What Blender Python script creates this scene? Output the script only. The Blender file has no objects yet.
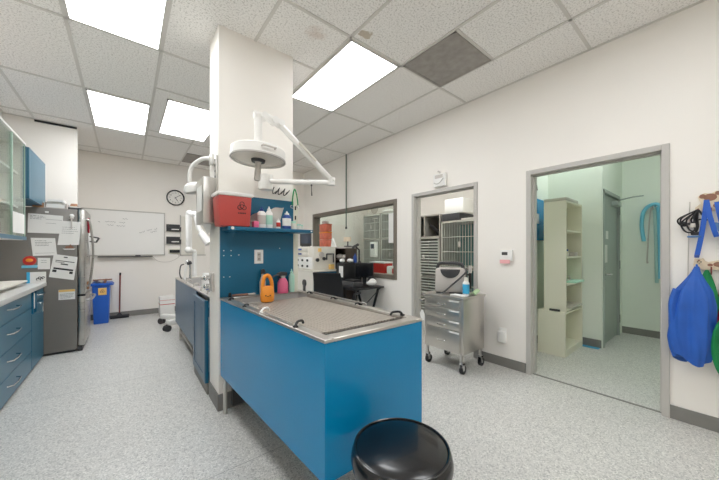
import bpy, bmesh, math, random
from mathutils import Vector, Matrix
random.seed(7)
SC = bpy.context.scene
COL = SC.collection
PI = math.pi

# ------------------------------------------------------------------ materials
def lin(c):
    c = c / 255.0
    return c / 12.92 if c <= 0.04045 else ((c + 0.055) / 1.055) ** 2.4
def rgb(r, g, b): return (lin(r), lin(g), lin(b), 1.0)

def mat(name, col, rough=0.5, metal=0.0, noise=0.0, nscale=8.0, bump=0.0, bscale=200.0, spec=0.5, coat=0.0, emit=None, estr=0.0, alpha=1.0):
    m = bpy.data.materials.new(name); m.use_nodes = True
    nt = m.node_tree; b = nt.nodes['Principled BSDF']
    b.inputs['Base Color'].default_value = col
    b.inputs['Roughness'].default_value = rough
    b.inputs['Metallic'].default_value = metal
    b.inputs['Specular IOR Level'].default_value = spec
    b.inputs['Coat Weight'].default_value = coat
    b.inputs['Alpha'].default_value = alpha
    if emit:
        b.inputs['Emission Color'].default_value = emit
        b.inputs['Emission Strength'].default_value = estr
    if noise > 0 or bump > 0:
        tc = nt.nodes.new('ShaderNodeTexCoord')
    if noise > 0:
        n = nt.nodes.new('ShaderNodeTexNoise'); n.inputs['Scale'].default_value = nscale; n.inputs['Detail'].default_value = 4
        nt.links.new(tc.outputs['Object'], n.inputs['Vector'])
        r = nt.nodes.new('ShaderNodeMapRange')
        r.inputs['From Min'].default_value = 0.3; r.inputs['From Max'].default_value = 0.7
        r.inputs['To Min'].default_value = 1 - noise; r.inputs['To Max'].default_value = 1 + noise
        nt.links.new(n.outputs['Fac'], r.inputs['Value'])
        mx = nt.nodes.new('ShaderNodeMix'); mx.data_type = 'RGBA'; mx.blend_type = 'MULTIPLY'
        mx.inputs[0].default_value = 1.0; mx.inputs[6].default_value = col
        nt.links.new(r.outputs['Result'], mx.inputs[7])
        nt.links.new(mx.outputs[2], b.inputs['Base Color'])
    if bump > 0:
        n2 = nt.nodes.new('ShaderNodeTexNoise'); n2.inputs['Scale'].default_value = bscale; n2.inputs['Detail'].default_value = 3
        nt.links.new(tc.outputs['Object'], n2.inputs['Vector'])
        bp = nt.nodes.new('ShaderNodeBump'); bp.inputs['Strength'].default_value = bump; bp.inputs['Distance'].default_value = 0.002
        nt.links.new(n2.outputs['Fac'], bp.inputs['Height'])
        nt.links.new(bp.outputs['Normal'], b.inputs['Normal'])
    return m

def brushed(name, col, rough, axis_scale):
    m = mat(name, col, rough, 1.0)
    nt = m.node_tree; b = nt.nodes['Principled BSDF']
    tc = nt.nodes.new('ShaderNodeTexCoord'); mp = nt.nodes.new('ShaderNodeMapping'); mp.inputs['Scale'].default_value = axis_scale
    n = nt.nodes.new('ShaderNodeTexNoise'); n.inputs['Scale'].default_value = 1.0; n.inputs['Detail'].default_value = 5
    r = nt.nodes.new('ShaderNodeMapRange'); r.inputs['To Min'].default_value = rough - .1; r.inputs['To Max'].default_value = rough + .15
    nt.links.new(tc.outputs['Object'], mp.inputs['Vector']); nt.links.new(mp.outputs['Vector'], n.inputs['Vector'])
    nt.links.new(n.outputs['Fac'], r.inputs['Value']); nt.links.new(r.outputs['Result'], b.inputs['Roughness'])
    return m

def glass_mat(name, tint=(0.93, 0.97, 0.95, 1)):
    m = bpy.data.materials.new(name); m.use_nodes = True
    nt = m.node_tree; nt.nodes.clear()
    o = nt.nodes.new('ShaderNodeOutputMaterial'); t = nt.nodes.new('ShaderNodeBsdfTransparent'); t.inputs['Color'].default_value = tint
    g = nt.nodes.new('ShaderNodeBsdfGlossy'); g.inputs['Roughness'].default_value = 0.02
    lw = nt.nodes.new('ShaderNodeLayerWeight'); lw.inputs['Blend'].default_value = .5
    pw = nt.nodes.new('ShaderNodeMath'); pw.operation = 'POWER'; pw.inputs[1].default_value = 4; nt.links.new(lw.outputs['Facing'], pw.inputs[0])
    f = nt.nodes.new('ShaderNodeMath'); f.operation = 'MULTIPLY_ADD'; f.inputs[1].default_value = .5; f.inputs[2].default_value = .03; nt.links.new(pw.outputs[0], f.inputs[0])
    mx = nt.nodes.new('ShaderNodeMixShader')
    nt.links.new(f.outputs[0], mx.inputs['Fac']); nt.links.new(t.outputs['BSDF'], mx.inputs[1]); nt.links.new(g.outputs['BSDF'], mx.inputs[2])
    nt.links.new(mx.outputs['Shader'], o.inputs['Surface'])
    return m

def floor_mat():
    m = mat('speckled vinyl', rgb(190, 190, 188), 0.34)
    nt = m.node_tree; b = nt.nodes['Principled BSDF']; L = nt.links.new
    tc = nt.nodes.new('ShaderNodeTexCoord')
    v = nt.nodes.new('ShaderNodeTexVoronoi'); v.inputs['Scale'].default_value = 150
    L(tc.outputs['Object'], v.inputs['Vector'])
    cr = nt.nodes.new('ShaderNodeValToRGB'); e = cr.color_ramp; e.interpolation = 'CONSTANT'
    e.elements[0].position = 0; e.elements[0].color = rgb(170, 170, 168)
    e.elements[1].position = .14; e.elements[1].color = rgb(193, 192, 189)
    x = e.elements.new(.38); x.color = rgb(205, 204, 200)
    x = e.elements.new(.72); x.color = rgb(214, 213, 209)
    x = e.elements.new(.90); x.color = rgb(227, 226, 222)
    sep = nt.nodes.new('ShaderNodeSeparateColor'); L(v.outputs['Color'], sep.inputs['Color']); L(sep.outputs['Red'], cr.inputs['Fac'])
    n = nt.nodes.new('ShaderNodeTexNoise'); n.inputs['Scale'].default_value = 1.7; n.inputs['Detail'].default_value = 3
    L(tc.outputs['Object'], n.inputs['Vector'])
    r = nt.nodes.new('ShaderNodeMapRange'); r.inputs['To Min'].default_value = .92; r.inputs['To Max'].default_value = 1.06
    L(n.outputs['Fac'], r.inputs['Value'])
    mx = nt.nodes.new('ShaderNodeMix'); mx.data_type = 'RGBA'; mx.blend_type = 'MULTIPLY'; mx.inputs[0].default_value = 1
    L(cr.outputs['Color'], mx.inputs[6]); L(r.outputs['Result'], mx.inputs[7])
    # sheet seams every 1.84 m, welded across the room
    s = nt.nodes.new('ShaderNodeSeparateXYZ'); L(tc.outputs['Object'], s.inputs['Vector'])
    a = nt.nodes.new('ShaderNodeMath'); a.operation = 'ADD'; a.inputs[1].default_value = 20 * 1.84 - 1.785 + 2.5; L(s.outputs['Y'], a.inputs[0])
    md = nt.nodes.new('ShaderNodeMath'); md.operation = 'MODULO'; md.inputs[1].default_value = 1.84; L(a.outputs[0], md.inputs[0])
    lt = nt.nodes.new('ShaderNodeMath'); lt.operation = 'LESS_THAN'; lt.inputs[1].default_value = .006; L(md.outputs[0], lt.inputs[0])
    mx2 = nt.nodes.new('ShaderNodeMix'); mx2.data_type = 'RGBA'; mx2.inputs[7].default_value = rgb(120, 121, 120)
    ml = nt.nodes.new('ShaderNodeMath'); ml.operation = 'MULTIPLY'; gt = nt.nodes.new('ShaderNodeMath'); gt.operation = 'GREATER_THAN'; gt.inputs[1].default_value = 1.0 - 2.5; L(s.outputs['Y'], gt.inputs[0]); g2 = nt.nodes.new('ShaderNodeMath'); g2.operation = 'LESS_THAN'; g2.inputs[1].default_value = .8 - 2.4; L(s.outputs['X'], g2.inputs[0])
    g3 = nt.nodes.new('ShaderNodeMath'); g3.operation = 'MULTIPLY'; L(gt.outputs[0], g3.inputs[0]); L(g2.outputs[0], g3.inputs[1]); ml.inputs[1].default_value = .6; g4 = nt.nodes.new('ShaderNodeMath'); g4.operation = 'MULTIPLY'; L(lt.outputs[0], g4.inputs[0]); L(g3.outputs[0], g4.inputs[1]); L(g4.outputs[0], ml.inputs[0])
    L(ml.outputs[0], mx2.inputs[0]); L(mx.outputs[2], mx2.inputs[6]); L(mx2.outputs[2], b.inputs['Base Color'])
    return m

def ceiling_mat():
    m = mat('mineral fibre tile', rgb(240, 238, 235), 0.95, spec=.1)
    nt = m.node_tree; b = nt.nodes['Principled BSDF']; L = nt.links.new
    tc = nt.nodes.new('ShaderNodeTexCoord')
    n = nt.nodes.new('ShaderNodeTexNoise'); n.inputs['Scale'].default_value = 75; n.inputs['Detail'].default_value = 3; n.inputs['Roughness'].default_value = .7
    L(tc.outputs['Object'], n.inputs['Vector'])
    cr = nt.nodes.new('ShaderNodeValToRGB'); e = cr.color_ramp
    e.elements[0].position = .34; e.elements[0].color = rgb(200, 197, 193)
    e.elements[1].position = .50; e.elements[1].color = rgb(246, 244, 241)
    L(n.outputs['Fac'], cr.inputs['Fac'])
    last = cr.outputs['Color']
    # old water marks on two tiles
    def stain(cx, cy, r0, r1, col, amt, last):
        d = nt.nodes.new('ShaderNodeVectorMath'); d.operation = 'SUBTRACT'; d.inputs[1].default_value = (cx - 2.4, cy - 2.5, 0); L(tc.outputs['Object'], d.inputs[0])
        w = nt.nodes.new('ShaderNodeTexNoise'); w.inputs['Scale'].default_value = 14; L(tc.outputs['Object'], w.inputs['Vector'])
        sx = nt.nodes.new('ShaderNodeSeparateXYZ'); L(d.outputs[0], sx.inputs[0])
        cb = nt.nodes.new('ShaderNodeCombineXYZ'); L(sx.outputs[0], cb.inputs[0]); L(sx.outputs[1], cb.inputs[1])
        ln = nt.nodes.new('ShaderNodeVectorMath'); ln.operation = 'LENGTH'; L(cb.outputs[0], ln.inputs[0])
        ad = nt.nodes.new('ShaderNodeMath'); ad.operation = 'MULTIPLY_ADD'; ad.inputs[1].default_value = .16; L(w.outputs['Fac'], ad.inputs[0]); L(ln.outputs['Value'], ad.inputs[2])
        mr = nt.nodes.new('ShaderNodeMapRange'); mr.inputs['From Min'].default_value = r1 + .08; mr.inputs['From Max'].default_value = r0 + .08
        mr.inputs['To Max'].default_value = amt; L(ad.outputs[0], mr.inputs['Value'])
        mx = nt.nodes.new('ShaderNodeMix'); mx.data_type = 'RGBA'; mx.inputs[7].default_value = col
        L(mr.outputs['Result'], mx.inputs[0]); L(last, mx.inputs[6])
        return mx.outputs[2]
    last = stain(1.22, 2.10, .02, .10, rgb(196, 168, 150), .35, last)
    last = stain(1.54, 1.86, .045, .055, rgb(190, 176, 156), .8, last)
    L(last, b.inputs['Base Color'])
    bp = nt.nodes.new('ShaderNodeBump'); bp.inputs['Strength'].default_value = .4; bp.inputs['Distance'].default_value = .003
    L(n.outputs['Fac'], bp.inputs['Height']); L(bp.outputs['Normal'], b.inputs['Normal'])
    return m

M = {}
M['floor'] = floor_mat()
M['ceil'] = ceiling_mat()
M['wall'] = mat('painted wall', rgb(241, 237, 231), .7, noise=.012, nscale=1.5, bump=.08, bscale=160)
M['wall_green'] = mat('pale green painted wall', rgb(230, 236, 227), .7, noise=.012, nscale=1.5)
M['tbar'] = mat('grid white paint', rgb(214, 211, 206), .5)
M['base'] = mat('grey vinyl baseboard', rgb(128, 126, 122), .55, noise=.05)
M['doorframe'] = mat('grey metal door frame', rgb(190, 187, 182), .45)
M['winframe'] = mat('bronze window frame', rgb(116, 108, 98), .45)
M['doorleaf'] = mat('grey painted door', rgb(160, 168, 164), .4)
M['glass'] = glass_mat('clear glass')
M['greenglass'] = glass_mat('green edged glass', (0.95, 0.98, 0.96, 1))
M['blue'] = mat('teal blue laminate', rgb(0, 132, 186), .26, noise=.02, nscale=2, spec=.42)
M['bluepanel'] = mat('teal laminate panel', rgb(12, 98, 132), .38, noise=.03, nscale=3)
M['slate'] = mat('blue cabinet laminate', rgb(50, 106, 130), .3, noise=.03, nscale=3)
M['slate2'] = mat('blue grey laminate panel', rgb(100, 122, 140), .35, noise=.03)
M['counter'] = mat('speckled white worktop', rgb(206, 206, 204), .3, noise=.08, nscale=120)
M['black'] = mat('black plastic', rgb(26, 26, 28), .45)
M['dark'] = mat('dark grey plastic', rgb(62, 62, 64), .5)
M['mesh'] = mat('black chair mesh', rgb(30, 31, 34), .8, bump=.6, bscale=400)
M['vinyl'] = mat('black vinyl', rgb(12, 12, 15), .27, noise=.25, nscale=30, bump=.25, bscale=22, coat=.25)
M['white'] = mat('white plastic', rgb(238, 237, 234), .35)
M['offwhite'] = mat('off white enamel', rgb(226, 222, 212), .4)
M['paper'] = mat('paper', rgb(232, 231, 228), .8)
M['ink'] = mat('grey print', rgb(110, 110, 112), .8)
M['inkdark'] = mat('dark print', rgb(50, 50, 52), .8)
M['steel'] = brushed('brushed steel', rgb(208, 205, 200), .35, (3, 3, 160))
M['steelx'] = brushed('brushed steel sheet', rgb(206, 202, 196), .34, (160, 3, 3))
M['chrome'] = mat('chrome', rgb(220, 220, 220), .12, 1)
M['fridge'] = mat('grey fridge side', rgb(122, 118, 113), .4, noise=.02)
M['fridgedoor'] = brushed('stainless fridge door', rgb(180, 178, 174), .28, (3, 3, 120))
M['red'] = mat('red plastic', rgb(196, 52, 46), .4)
M['redlite'] = mat('red translucent tub', rgb(208, 112, 88), .4, noise=.15, nscale=14)
M['orange'] = mat('orange plastic', rgb(240, 150, 50), .4)
M['pink'] = mat('pink liquid', rgb(236, 110, 150), .3)
M['mint'] = mat('mint plastic', rgb(176, 222, 204), .35)
M['cyan'] = mat('cyan label', rgb(60, 170, 215), .4)
M['navy'] = mat('navy plastic', rgb(36, 70, 140), .35)
M['bin'] = mat('blue recycling plastic', rgb(28, 92, 190), .4)
M['rust'] = mat('red brown handle', rgb(128, 58, 48), .5)
M['yellow'] = mat('yellow label', rgb(240, 200, 120), .6)
M['brown'] = mat('cardboard', rgb(182, 136, 100), .8, noise=.08)
M['walnut'] = mat('dark brown wood', rgb(74, 62, 54), .5, noise=.2, nscale=20)
M['jacket'] = mat('blue nylon', rgb(34, 92, 184), .5, noise=.08, nscale=10, bump=.3, bscale=20)
M['strap'] = mat('blue webbing', rgb(40, 92, 186), .7)
M['denim'] = mat('denim', rgb(88, 124, 170), .8, noise=.1, nscale=60)
M['crimson'] = mat('dark red cloth', rgb(158, 34, 52), .7, noise=.08, nscale=20)
M['green'] = mat('green cloth', rgb(20, 138, 78), .6, noise=.08, nscale=20)
M['hose'] = mat('blue hose', rgb(120, 196, 222), .35)
M['hose2'] = mat('pale teal hose', rgb(166, 198, 196), .4)
M['kennel'] = mat('grey kennel steel', rgb(188, 184, 176), .35, .4, noise=.06)
M['kenneldark'] = mat('kennel inside', rgb(96, 98, 94), .6)
M['wire'] = mat('white coated wire', rgb(212, 216, 208), .4)
M['teal'] = mat('teal blanket', rgb(96, 140, 138), .8)
M['cream'] = mat('cream laminate', rgb(226, 224, 208), .5)
M['vent'] = mat('grey vent grille', rgb(156, 151, 146), .7, noise=.12, nscale=14, bump=.5, bscale=260)
M['lens'] = mat('frosted lamp lens', rgb(214, 208, 198), .35)
M['lampglow'] = mat('fluorescent diffuser', rgb(255, 255, 255), .5, emit=(.955, .97, .985, 1), estr=9.2)
M['glow_store'] = mat('fluorescent diffuser green', rgb(255, 255, 255), .5, emit=(.93, 1.0, .985, 1), estr=6.3)
M['glow_kennel'] = mat('fluorescent diffuser warm', rgb(255, 255, 255), .5, emit=(.96, .96, .95, 1), estr=9.0)
M['screen'] = mat('dark screen', rgb(70, 78, 92), .15)
M['blackglass'] = mat('black screen', rgb(24, 25, 28), .15)
M['edgegreen'] = mat('glass edge', rgb(176, 200, 186), .25)
M['gratebar'] = mat('coated grate', rgb(176, 168, 158), .45, .3, noise=.08, nscale=30)
M['basinsteel'] = mat('satin basin steel', rgb(196, 194, 192), .4, .35)
M['sharps'] = mat('sharps red plastic', rgb(192, 74, 68), .4)
M['clockface'] = mat('clock face', rgb(236, 234, 228), .5)
M['wood'] = mat('painted wood cutout', rgb(222, 206, 180), .6, noise=.1, nscale=20)
M['patch'] = mat('brown paint', rgb(146, 104, 84), .6, noise=.15, nscale=25)
M['foam'] = mat('grey putty plastic', rgb(196, 190, 184), .45)
M['greentowel'] = mat('pale green towel', rgb(176, 204, 160), .8)
M['greenrod'] = mat('green grey conduit', rgb(96, 116, 104), .5)
M['bag'] = mat('clear bag', rgb(190, 194, 192), .3, alpha=.7)

# ------------------------------------------------------------------ mesh builder
class MB:
    def __init__(s): s.bm = bmesh.new()
    def mark(s): return set(s.bm.verts)
    def xf(s, before, mtx):
        bmesh.ops.transform(s.bm, matrix=mtx, verts=[v for v in s.bm.verts if v not in before])
    def box(s, x0, x1, y0, y1, z0, z1, bev=0.0, seg=2):
        vs = [s.bm.verts.new((x, y, z)) for x in (x0, x1) for y in (y0, y1) for z in (z0, z1)]
        fs = [(0, 1, 3, 2), (4, 6, 7, 5), (0, 4, 5, 1), (2, 3, 7, 6), (0, 2, 6, 4), (1, 5, 7, 3)]
        f = [s.bm.faces.new([vs[i] for i in q]) for q in fs]
        if bev > 0:
            es = list({e for q in f for e in q.edges})
            bmesh.ops.bevel(s.bm, geom=es, offset=bev, segments=seg, affect='EDGES', profile=.5)
        return s
    def cyl(s, p0, p1, r0, r1=None, n=16):
        return s.tube([p0, p1], r0 if r1 is None else [r0, r1], n)
    def tube(s, pts, r, n=8, closed=False):
        pts = [Vector(p) for p in pts]; N = len(pts)
        rs = r if isinstance(r, (list, tuple)) else [r] * N
        up = None; rings = []
        for i, p in enumerate(pts):
            if closed: t = pts[(i + 1) % N] - pts[i - 1]
            else: t = pts[min(i + 1, N - 1)] - pts[max(i - 1, 0)]
            t.normalize()
            if up is None:
                a = Vector((0, 0, 1)) if abs(t.z) < .9 else Vector((1, 0, 0))
                up = (a - t * a.dot(t)).normalized()
            else:
                up = up - t * up.dot(t)
                up = up.normalized() if up.length > 1e-6 else t.orthogonal().normalized()
            w = t.cross(up)
            rings.append([s.bm.verts.new(p + (up * math.cos(2 * PI * k / n) + w * math.sin(2 * PI * k / n)) * rs[i]) for k in range(n)])
        for i in range(N if closed else N - 1):
            A, B = rings[i], rings[(i + 1) % N]
            for k in range(n): s.bm.faces.new((A[k], A[(k + 1) % n], B[(k + 1) % n], B[k]))
        if not closed:
            s.bm.faces.new(list(reversed(rings[0]))); s.bm.faces.new(rings[-1])
        return s
    def lathe(s, prof, c=(0, 0, 0), n=24, sx=1, sy=1):
        c = Vector(c); rings = []
        for r, z in prof:
            if r < 1e-5: rings.append([s.bm.verts.new(c + Vector((0, 0, z)))])
            else: rings.append([s.bm.verts.new(c + Vector((r * sx * math.cos(2 * PI * k / n), r * sy * math.sin(2 * PI * k / n), z))) for k in range(n)])
        for A, B in zip(rings, rings[1:]):
            for k in range(n):
                k2 = (k + 1) % n
                if len(A) == 1 and len(B) == 1: continue
                if len(A) == 1: s.bm.faces.new((A[0], B[k2], B[k]))
                elif len(B) == 1: s.bm.faces.new((A[k], A[k2], B[0]))
                else: s.bm.faces.new((A[k], A[k2], B[k2], B[k]))
        return s
    def prism(s, poly, axis, a0, a1, bev=0):
        def P(u, v, a): return {'x': (a, u, v), 'y': (u, a, v), 'z': (u, v, a)}[axis]
        A = [s.bm.verts.new(P(u, v, a0)) for u, v in poly]; B = [s.bm.verts.new(P(u, v, a1)) for u, v in poly]
        n = len(poly); f = [s.bm.faces.new(A), s.bm.faces.new(list(reversed(B)))]
        for k in range(n): f.append(s.bm.faces.new((A[k], B[k], B[(k + 1) % n], A[(k + 1) % n])))
        if bev > 0:
            bmesh.ops.bevel(s.bm, geom=list({e for q in f for e in q.edges}), offset=bev, segments=2, affect='EDGES', profile=.5)
        return s
    def ball(s, c, r, sc=(1, 1, 1), n=12):
        m = Matrix.Translation(c) @ Matrix.Diagonal((r * sc[0], r * sc[1], r * sc[2], 1))
        bmesh.ops.create_uvsphere(s.bm, u_segments=n * 2, v_segments=n, radius=1, matrix=m)
        return s
    def grid(s, fn, nu, nv, thick=0.0):
        V = [[s.bm.verts.new(fn(i / nu, j / nv)) for j in range(nv + 1)] for i in range(nu + 1)]
        fs = []
        for i in range(nu):
            for j in range(nv): fs.append(s.bm.faces.new((V[i][j], V[i + 1][j], V[i + 1][j + 1], V[i][j + 1])))
        if thick:
            bmesh.ops.recalc_face_normals(s.bm, faces=fs)
            bmesh.ops.solidify(s.bm, geom=fs, thickness=thick)
        return s

ORG = {}
def finish(mb, name, m, parent=None, smooth=True, angle=38):
    bmesh.ops.recalc_face_normals(mb.bm, faces=mb.bm.faces[:])
    if parent is not None: org = ORG[parent.name]
    else:
        xs = [v.co for v in mb.bm.verts]
        lo = [min(c[i] for c in xs) for i in range(3)]; hi = [max(c[i] for c in xs) for i in range(3)]
        org = Vector(((lo[0] + hi[0]) / 2, (lo[1] + hi[1]) / 2, lo[2]))
    bmesh.ops.translate(mb.bm, vec=-org, verts=mb.bm.verts[:])
    me = bpy.data.meshes.new(name); mb.bm.to_mesh(me); mb.bm.free()
    if smooth:
        me.shade_smooth(); me.set_sharp_from_angle(angle=math.radians(angle))
    me.materials.append(M[m] if isinstance(m, str) else m)
    o = bpy.data.objects.new(name, me); COL.objects.link(o)
    if parent is not None: o.parent = parent
    else: o.location = org
    ORG[o.name] = org
    return o

def tag(o, label=None, cat=None, group=None, kind=None):
    if label: o['label'] = label
    if cat: o['category'] = cat
    if group: o['group'] = group
    if kind: o['kind'] = kind
    return o
def thing(name, loc, label, cat, group=None):
    o = bpy.data.objects.new(name, None); o.location = loc; o.empty_display_size = .1; COL.objects.link(o)
    ORG[o.name] = Vector(loc)
    return tag(o, label, cat, group)
def one(mb, name, m, label, cat, group=None): return tag(finish(mb, name, m), label, cat, group)
def struct(mb, name, m, label=None, cat=None, parent=None):
    o = finish(mb, name, m, parent, smooth=False)
    o['kind'] = 'structure'
    if label: o['label'] = label
    if cat: o['category'] = cat
    return o
def part(mb, name, m, parent, label=None):
    o = finish(mb, name, m, parent)
    if label: o['label'] = label
    return o
def dup(root, loc, label, rotz=None):
    r = root.copy(); COL.objects.link(r); r.location = loc; r['label'] = label
    if rotz is not None: r.rotation_euler.z = rotz
    for ch in list(root.children):
        c = ch.copy(); COL.objects.link(c); c.parent = r
        for g in list(ch.children):
            d = g.copy(); COL.objects.link(d); d.parent = c
    return r
def B(*a, **k): return MB().box(*a, **k)
def arc(c, r, a0, a1, n, plane='yz'):
    out = []
    for i in range(n + 1):
        a = math.radians(a0 + (a1 - a0) * i / n); u, v = r * math.cos(a), r * math.sin(a)
        out.append({'yz': (c[0], c[1] + u, c[2] + v), 'xz': (c[0] + u, c[1], c[2] + v), 'xy': (c[0] + u, c[1] + v, c[2])}[plane])
    return out
def smoothpath(pts, n=6):
    P = [Vector(p) for p in pts]; out = []
    for i in range(len(P) - 1):
        a, b, c, d = P[max(i - 1, 0)], P[i], P[i + 1], P[min(i + 2, len(P) - 1)]
        for k in range(n):
            t = k / n
            out.append(.5 * ((2 * b) + (c - a) * t + (2 * a - 5 * b + 4 * c - d) * t * t + (3 * b - a - 3 * c + d) * t ** 3))
    out.append(P[-1]); return out

# ------------------------------------------------------------------ setting
H = 3.05
XW = 3.22; T = .13            # inner face and thickness of the wall with the openings
YF = 7.15
struct(B(-1.4, 6.2, -2.4, 7.4, -.1, 0), 'floor', 'floor', 'pale grey speckled vinyl floor with welded seams', 'floor')
struct(B(-1.4, 6.2, -2.4, 7.4, H, H + .1), 'ceiling', 'ceil', 'suspended ceiling of white mineral fibre tiles', 'ceiling')
def wall_pieces(holes, y0, y1):
    m = MB(); y = y0
    for (a, b, z0, z1) in holes:
        m.box(XW, XW + T, y, a, 0, H)
        if z0 > 0: m.box(XW, XW + T, a, b, 0, z0)
        m.box(XW, XW + T, a, b, z1, H); y = b
    m.box(XW, XW + T, y, y1, 0, H); return m
D2 = (.30, 1.225, 2.035); D1 = (1.85, 2.765, 2.025); WN = (3.165, 5.605, .87, 1.995)
struct(wall_pieces([(D2[0] - .02, D2[1] + .02, 0, D2[2] + .02), (D1[0] - .02, D1[1] + .02, 0, D1[2] + .02), (WN[0], WN[1], WN[2], WN[3])], -2.3, 6.2), 'wall_right', 'wall', 'off white wall with two doorways and an interior window', 'wall')
struct(B(-1.4, 2.0, YF, YF + .12, 0, H), 'wall_far', 'wall', 'off white wall behind the whiteboard and clock', 'wall')
struct(B(2.0, XW + T, 6.1, 6.22, 0, H).box(1.9, 2.0, 6.1, YF + .12, 0, H), 'wall_far_jog', 'wall', 'off white wall stepping forward beyond the window', 'wall')
struct(B(-1.4, -1.25, -2.3, YF, 0, H), 'wall_left', 'wall', 'off white wall behind the blue cabinets', 'wall')
struct(B(-1.25, -.55, 5.84, 5.92, 0, H), 'wall_left_jog', 'wall', 'off white boxed wall section behind the refrigerator', 'wall')
struct(B(-1.4, XW + T, -2.4, -2.3, 0, H), 'wall_back', 'wall', 'off white wall at the near end of the room', 'wall')
struct(B(.57, 1.205, 2.49, 2.80, 0, H), 'pillar', 'wall', 'square off white pillar between the two wet tables', 'pillar')
# baseboards
def bb(n, x0, x1, y0, y1, lab): struct(B(x0, x1, y0, y1, 0, .10), n, 'base', lab, 'baseboard')
bb('baseboard_right', XW - .008, XW, -2.3, .255, 'grey baseboard under the coat hooks')
bb('baseboard_right_middle', XW - .008, XW, 1.275, 1.80, 'grey baseboard between the two doorways')
bb('baseboard_right_window', XW - .008, XW, 2.82, 6.1, 'grey baseboard under the interior window')
bb('baseboard_far', -1.25, 2.0, YF - .008, YF, 'grey baseboard under the whiteboard')
struct(B(.562, 1.213, 2.482, 2.49, 0, .13).box(.562, .57, 2.49, 2.80, 0, .13), 'baseboard_pillar', 'base', 'grey brown baseboard around the pillar foot', 'baseboard')
# ceiling grid (real T-bars)
g = MB(); zb = H - .007
gx = [-.97, -.363, .247, .857, 1.465, 2.07, 2.677]; gy = [-1.70, -.485, .74, 1.945, 3.14, 4.37, 5.58, 6.8]
def seg_x(y, x0, x1): g.box(x0, x1, y - .012, y + .012, zb, H + .001)
def seg_y(x, y0, y1): g.box(x - .012, x + .012, y0, y1, zb, H + .001)
for x in gx: seg_y(x, -2.3, 5.84 if x < -.6 else (6.1 if x > 2 else YF))
for y in gy:
    seg_x(y, -1.25, .247)
    if y != 4.37: seg_x(y, .247, XW if y < 6 else 2.0)
seg_x(3.89, .247, .857); seg_x(5.32, .247, .857); seg_x(4.37, .857, XW)
seg_x(1.345, 2.07, 2.677); seg_x(2.52, .857, 1.465)
for (x0, x1, y0, y1) in ((XW - .02, XW, -2.3, 6.1), (-1.25, -1.23, -2.3, 5.84)): g.box(x0, x1, y0, y1, zb, H + .001)
g.box(-1.25, 2.0, YF - .02, YF, zb, H + .001); g.box(-1.25, -.55, 5.82, 5.84, zb, H + .001)
struct(g, 'trim_1', 'tbar', 'white T-bar grid holding the ceiling tiles', 'ceiling grid')

struct(B(-.97, -.553, 5.832, 5.842, 3.012, 3.04), 'shadow_strip', 'inkdark', 'dark strip painting in the shadowed gap along the ceiling over the boxed wall section', 'gap')  # dark strip stands in for the shade between wall top and ceiling
def ceiling_light(x0, x1, y0, y1, label, glow='lampglow', group='ceiling light panels'):
    t = thing('ceiling_light', ((x0 + x1) / 2, (y0 + y1) / 2, H - .02), label, 'ceiling light', group)
    f = MB(); w = .016
    f.box(x0, x1, y0, y0 + w, H - .014, H - .001).box(x0, x1, y1 - w, y1, H - .014, H - .001).box(x0, x0 + w, y0, y1, H - .014, H - .001).box(x1 - w, x1, y0, y1, H - .014, H - .001)
    part(f, 'frame', 'tbar', t)
    part(B(x0 + w, x1 - w, y0 + w, y1 - w, H - .012, H - .002), 'diffuser', glow, t)
ceiling_light(-.350, .235, 1.957, 3.128, 'lit ceiling panel nearest the top edge, left of the pillar')
ceiling_light(-.350, .235, 4.382, 5.57, 'lit ceiling panel above the refrigerator aisle')
ceiling_light(.38, 1.0, 4.08, 5.31, 'lit ceiling panel partly hidden by the pillar')
ceiling_light(1.477, 2.058, 1.957, 3.128, 'lit ceiling panel right of the pillar, beside the grey vent tile')
ceiling_light(-.350, .235, -.47, .73, 'unseen lit ceiling panel assumed over the near aisle')  # this panel and the next are unseen, assumed to light the near room
ceiling_light(1.477, 2.058, -.47, .73, 'unseen lit ceiling panel assumed over the near floor by the coat hooks')
ceiling_light(4.35, 4.95, .35, 1.45, 'lit ceiling panel in the storeroom', 'glow_store')
ceiling_light(3.7, 4.3, 2.2, 3.4, 'lit ceiling panel in the kennel room by its doorway', 'glow_kennel')
ceiling_light(3.7, 4.3, 4.4, 5.6, 'lit ceiling panel in the kennel room behind the window', 'glow_kennel')

def ceiling_vent(x0, x1, y0, y1, label):
    t = thing('ceiling_vent', ((x0 + x1) / 2, (y0 + y1) / 2, H - .02), label, 'ceiling vent')
    part(B(x0 + .02, x1 - .02, y0 + .02, y1 - .02, H - .009, H - .002), 'grille', 'vent', t)
    f = MB(); w = .02
    f.box(x0, x1, y0, y0 + w, H - .012, H - .001).box(x0, x1, y1 - w, y1, H - .012, H - .001).box(x0, x0 + w, y0, y1, H - .012, H - .001).box(x1 - w, x1, y0, y1, H - .012, H - .001)
    part(f, 'frame', 'vent', t)
ceiling_vent(2.083, 2.665, 1.358, 1.933, 'square dark grey vent tile in the ceiling by the wall')
ceiling_vent(.87, 1.45, 6.15, 6.79, 'grey vent in the far ceiling near the clock')

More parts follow.
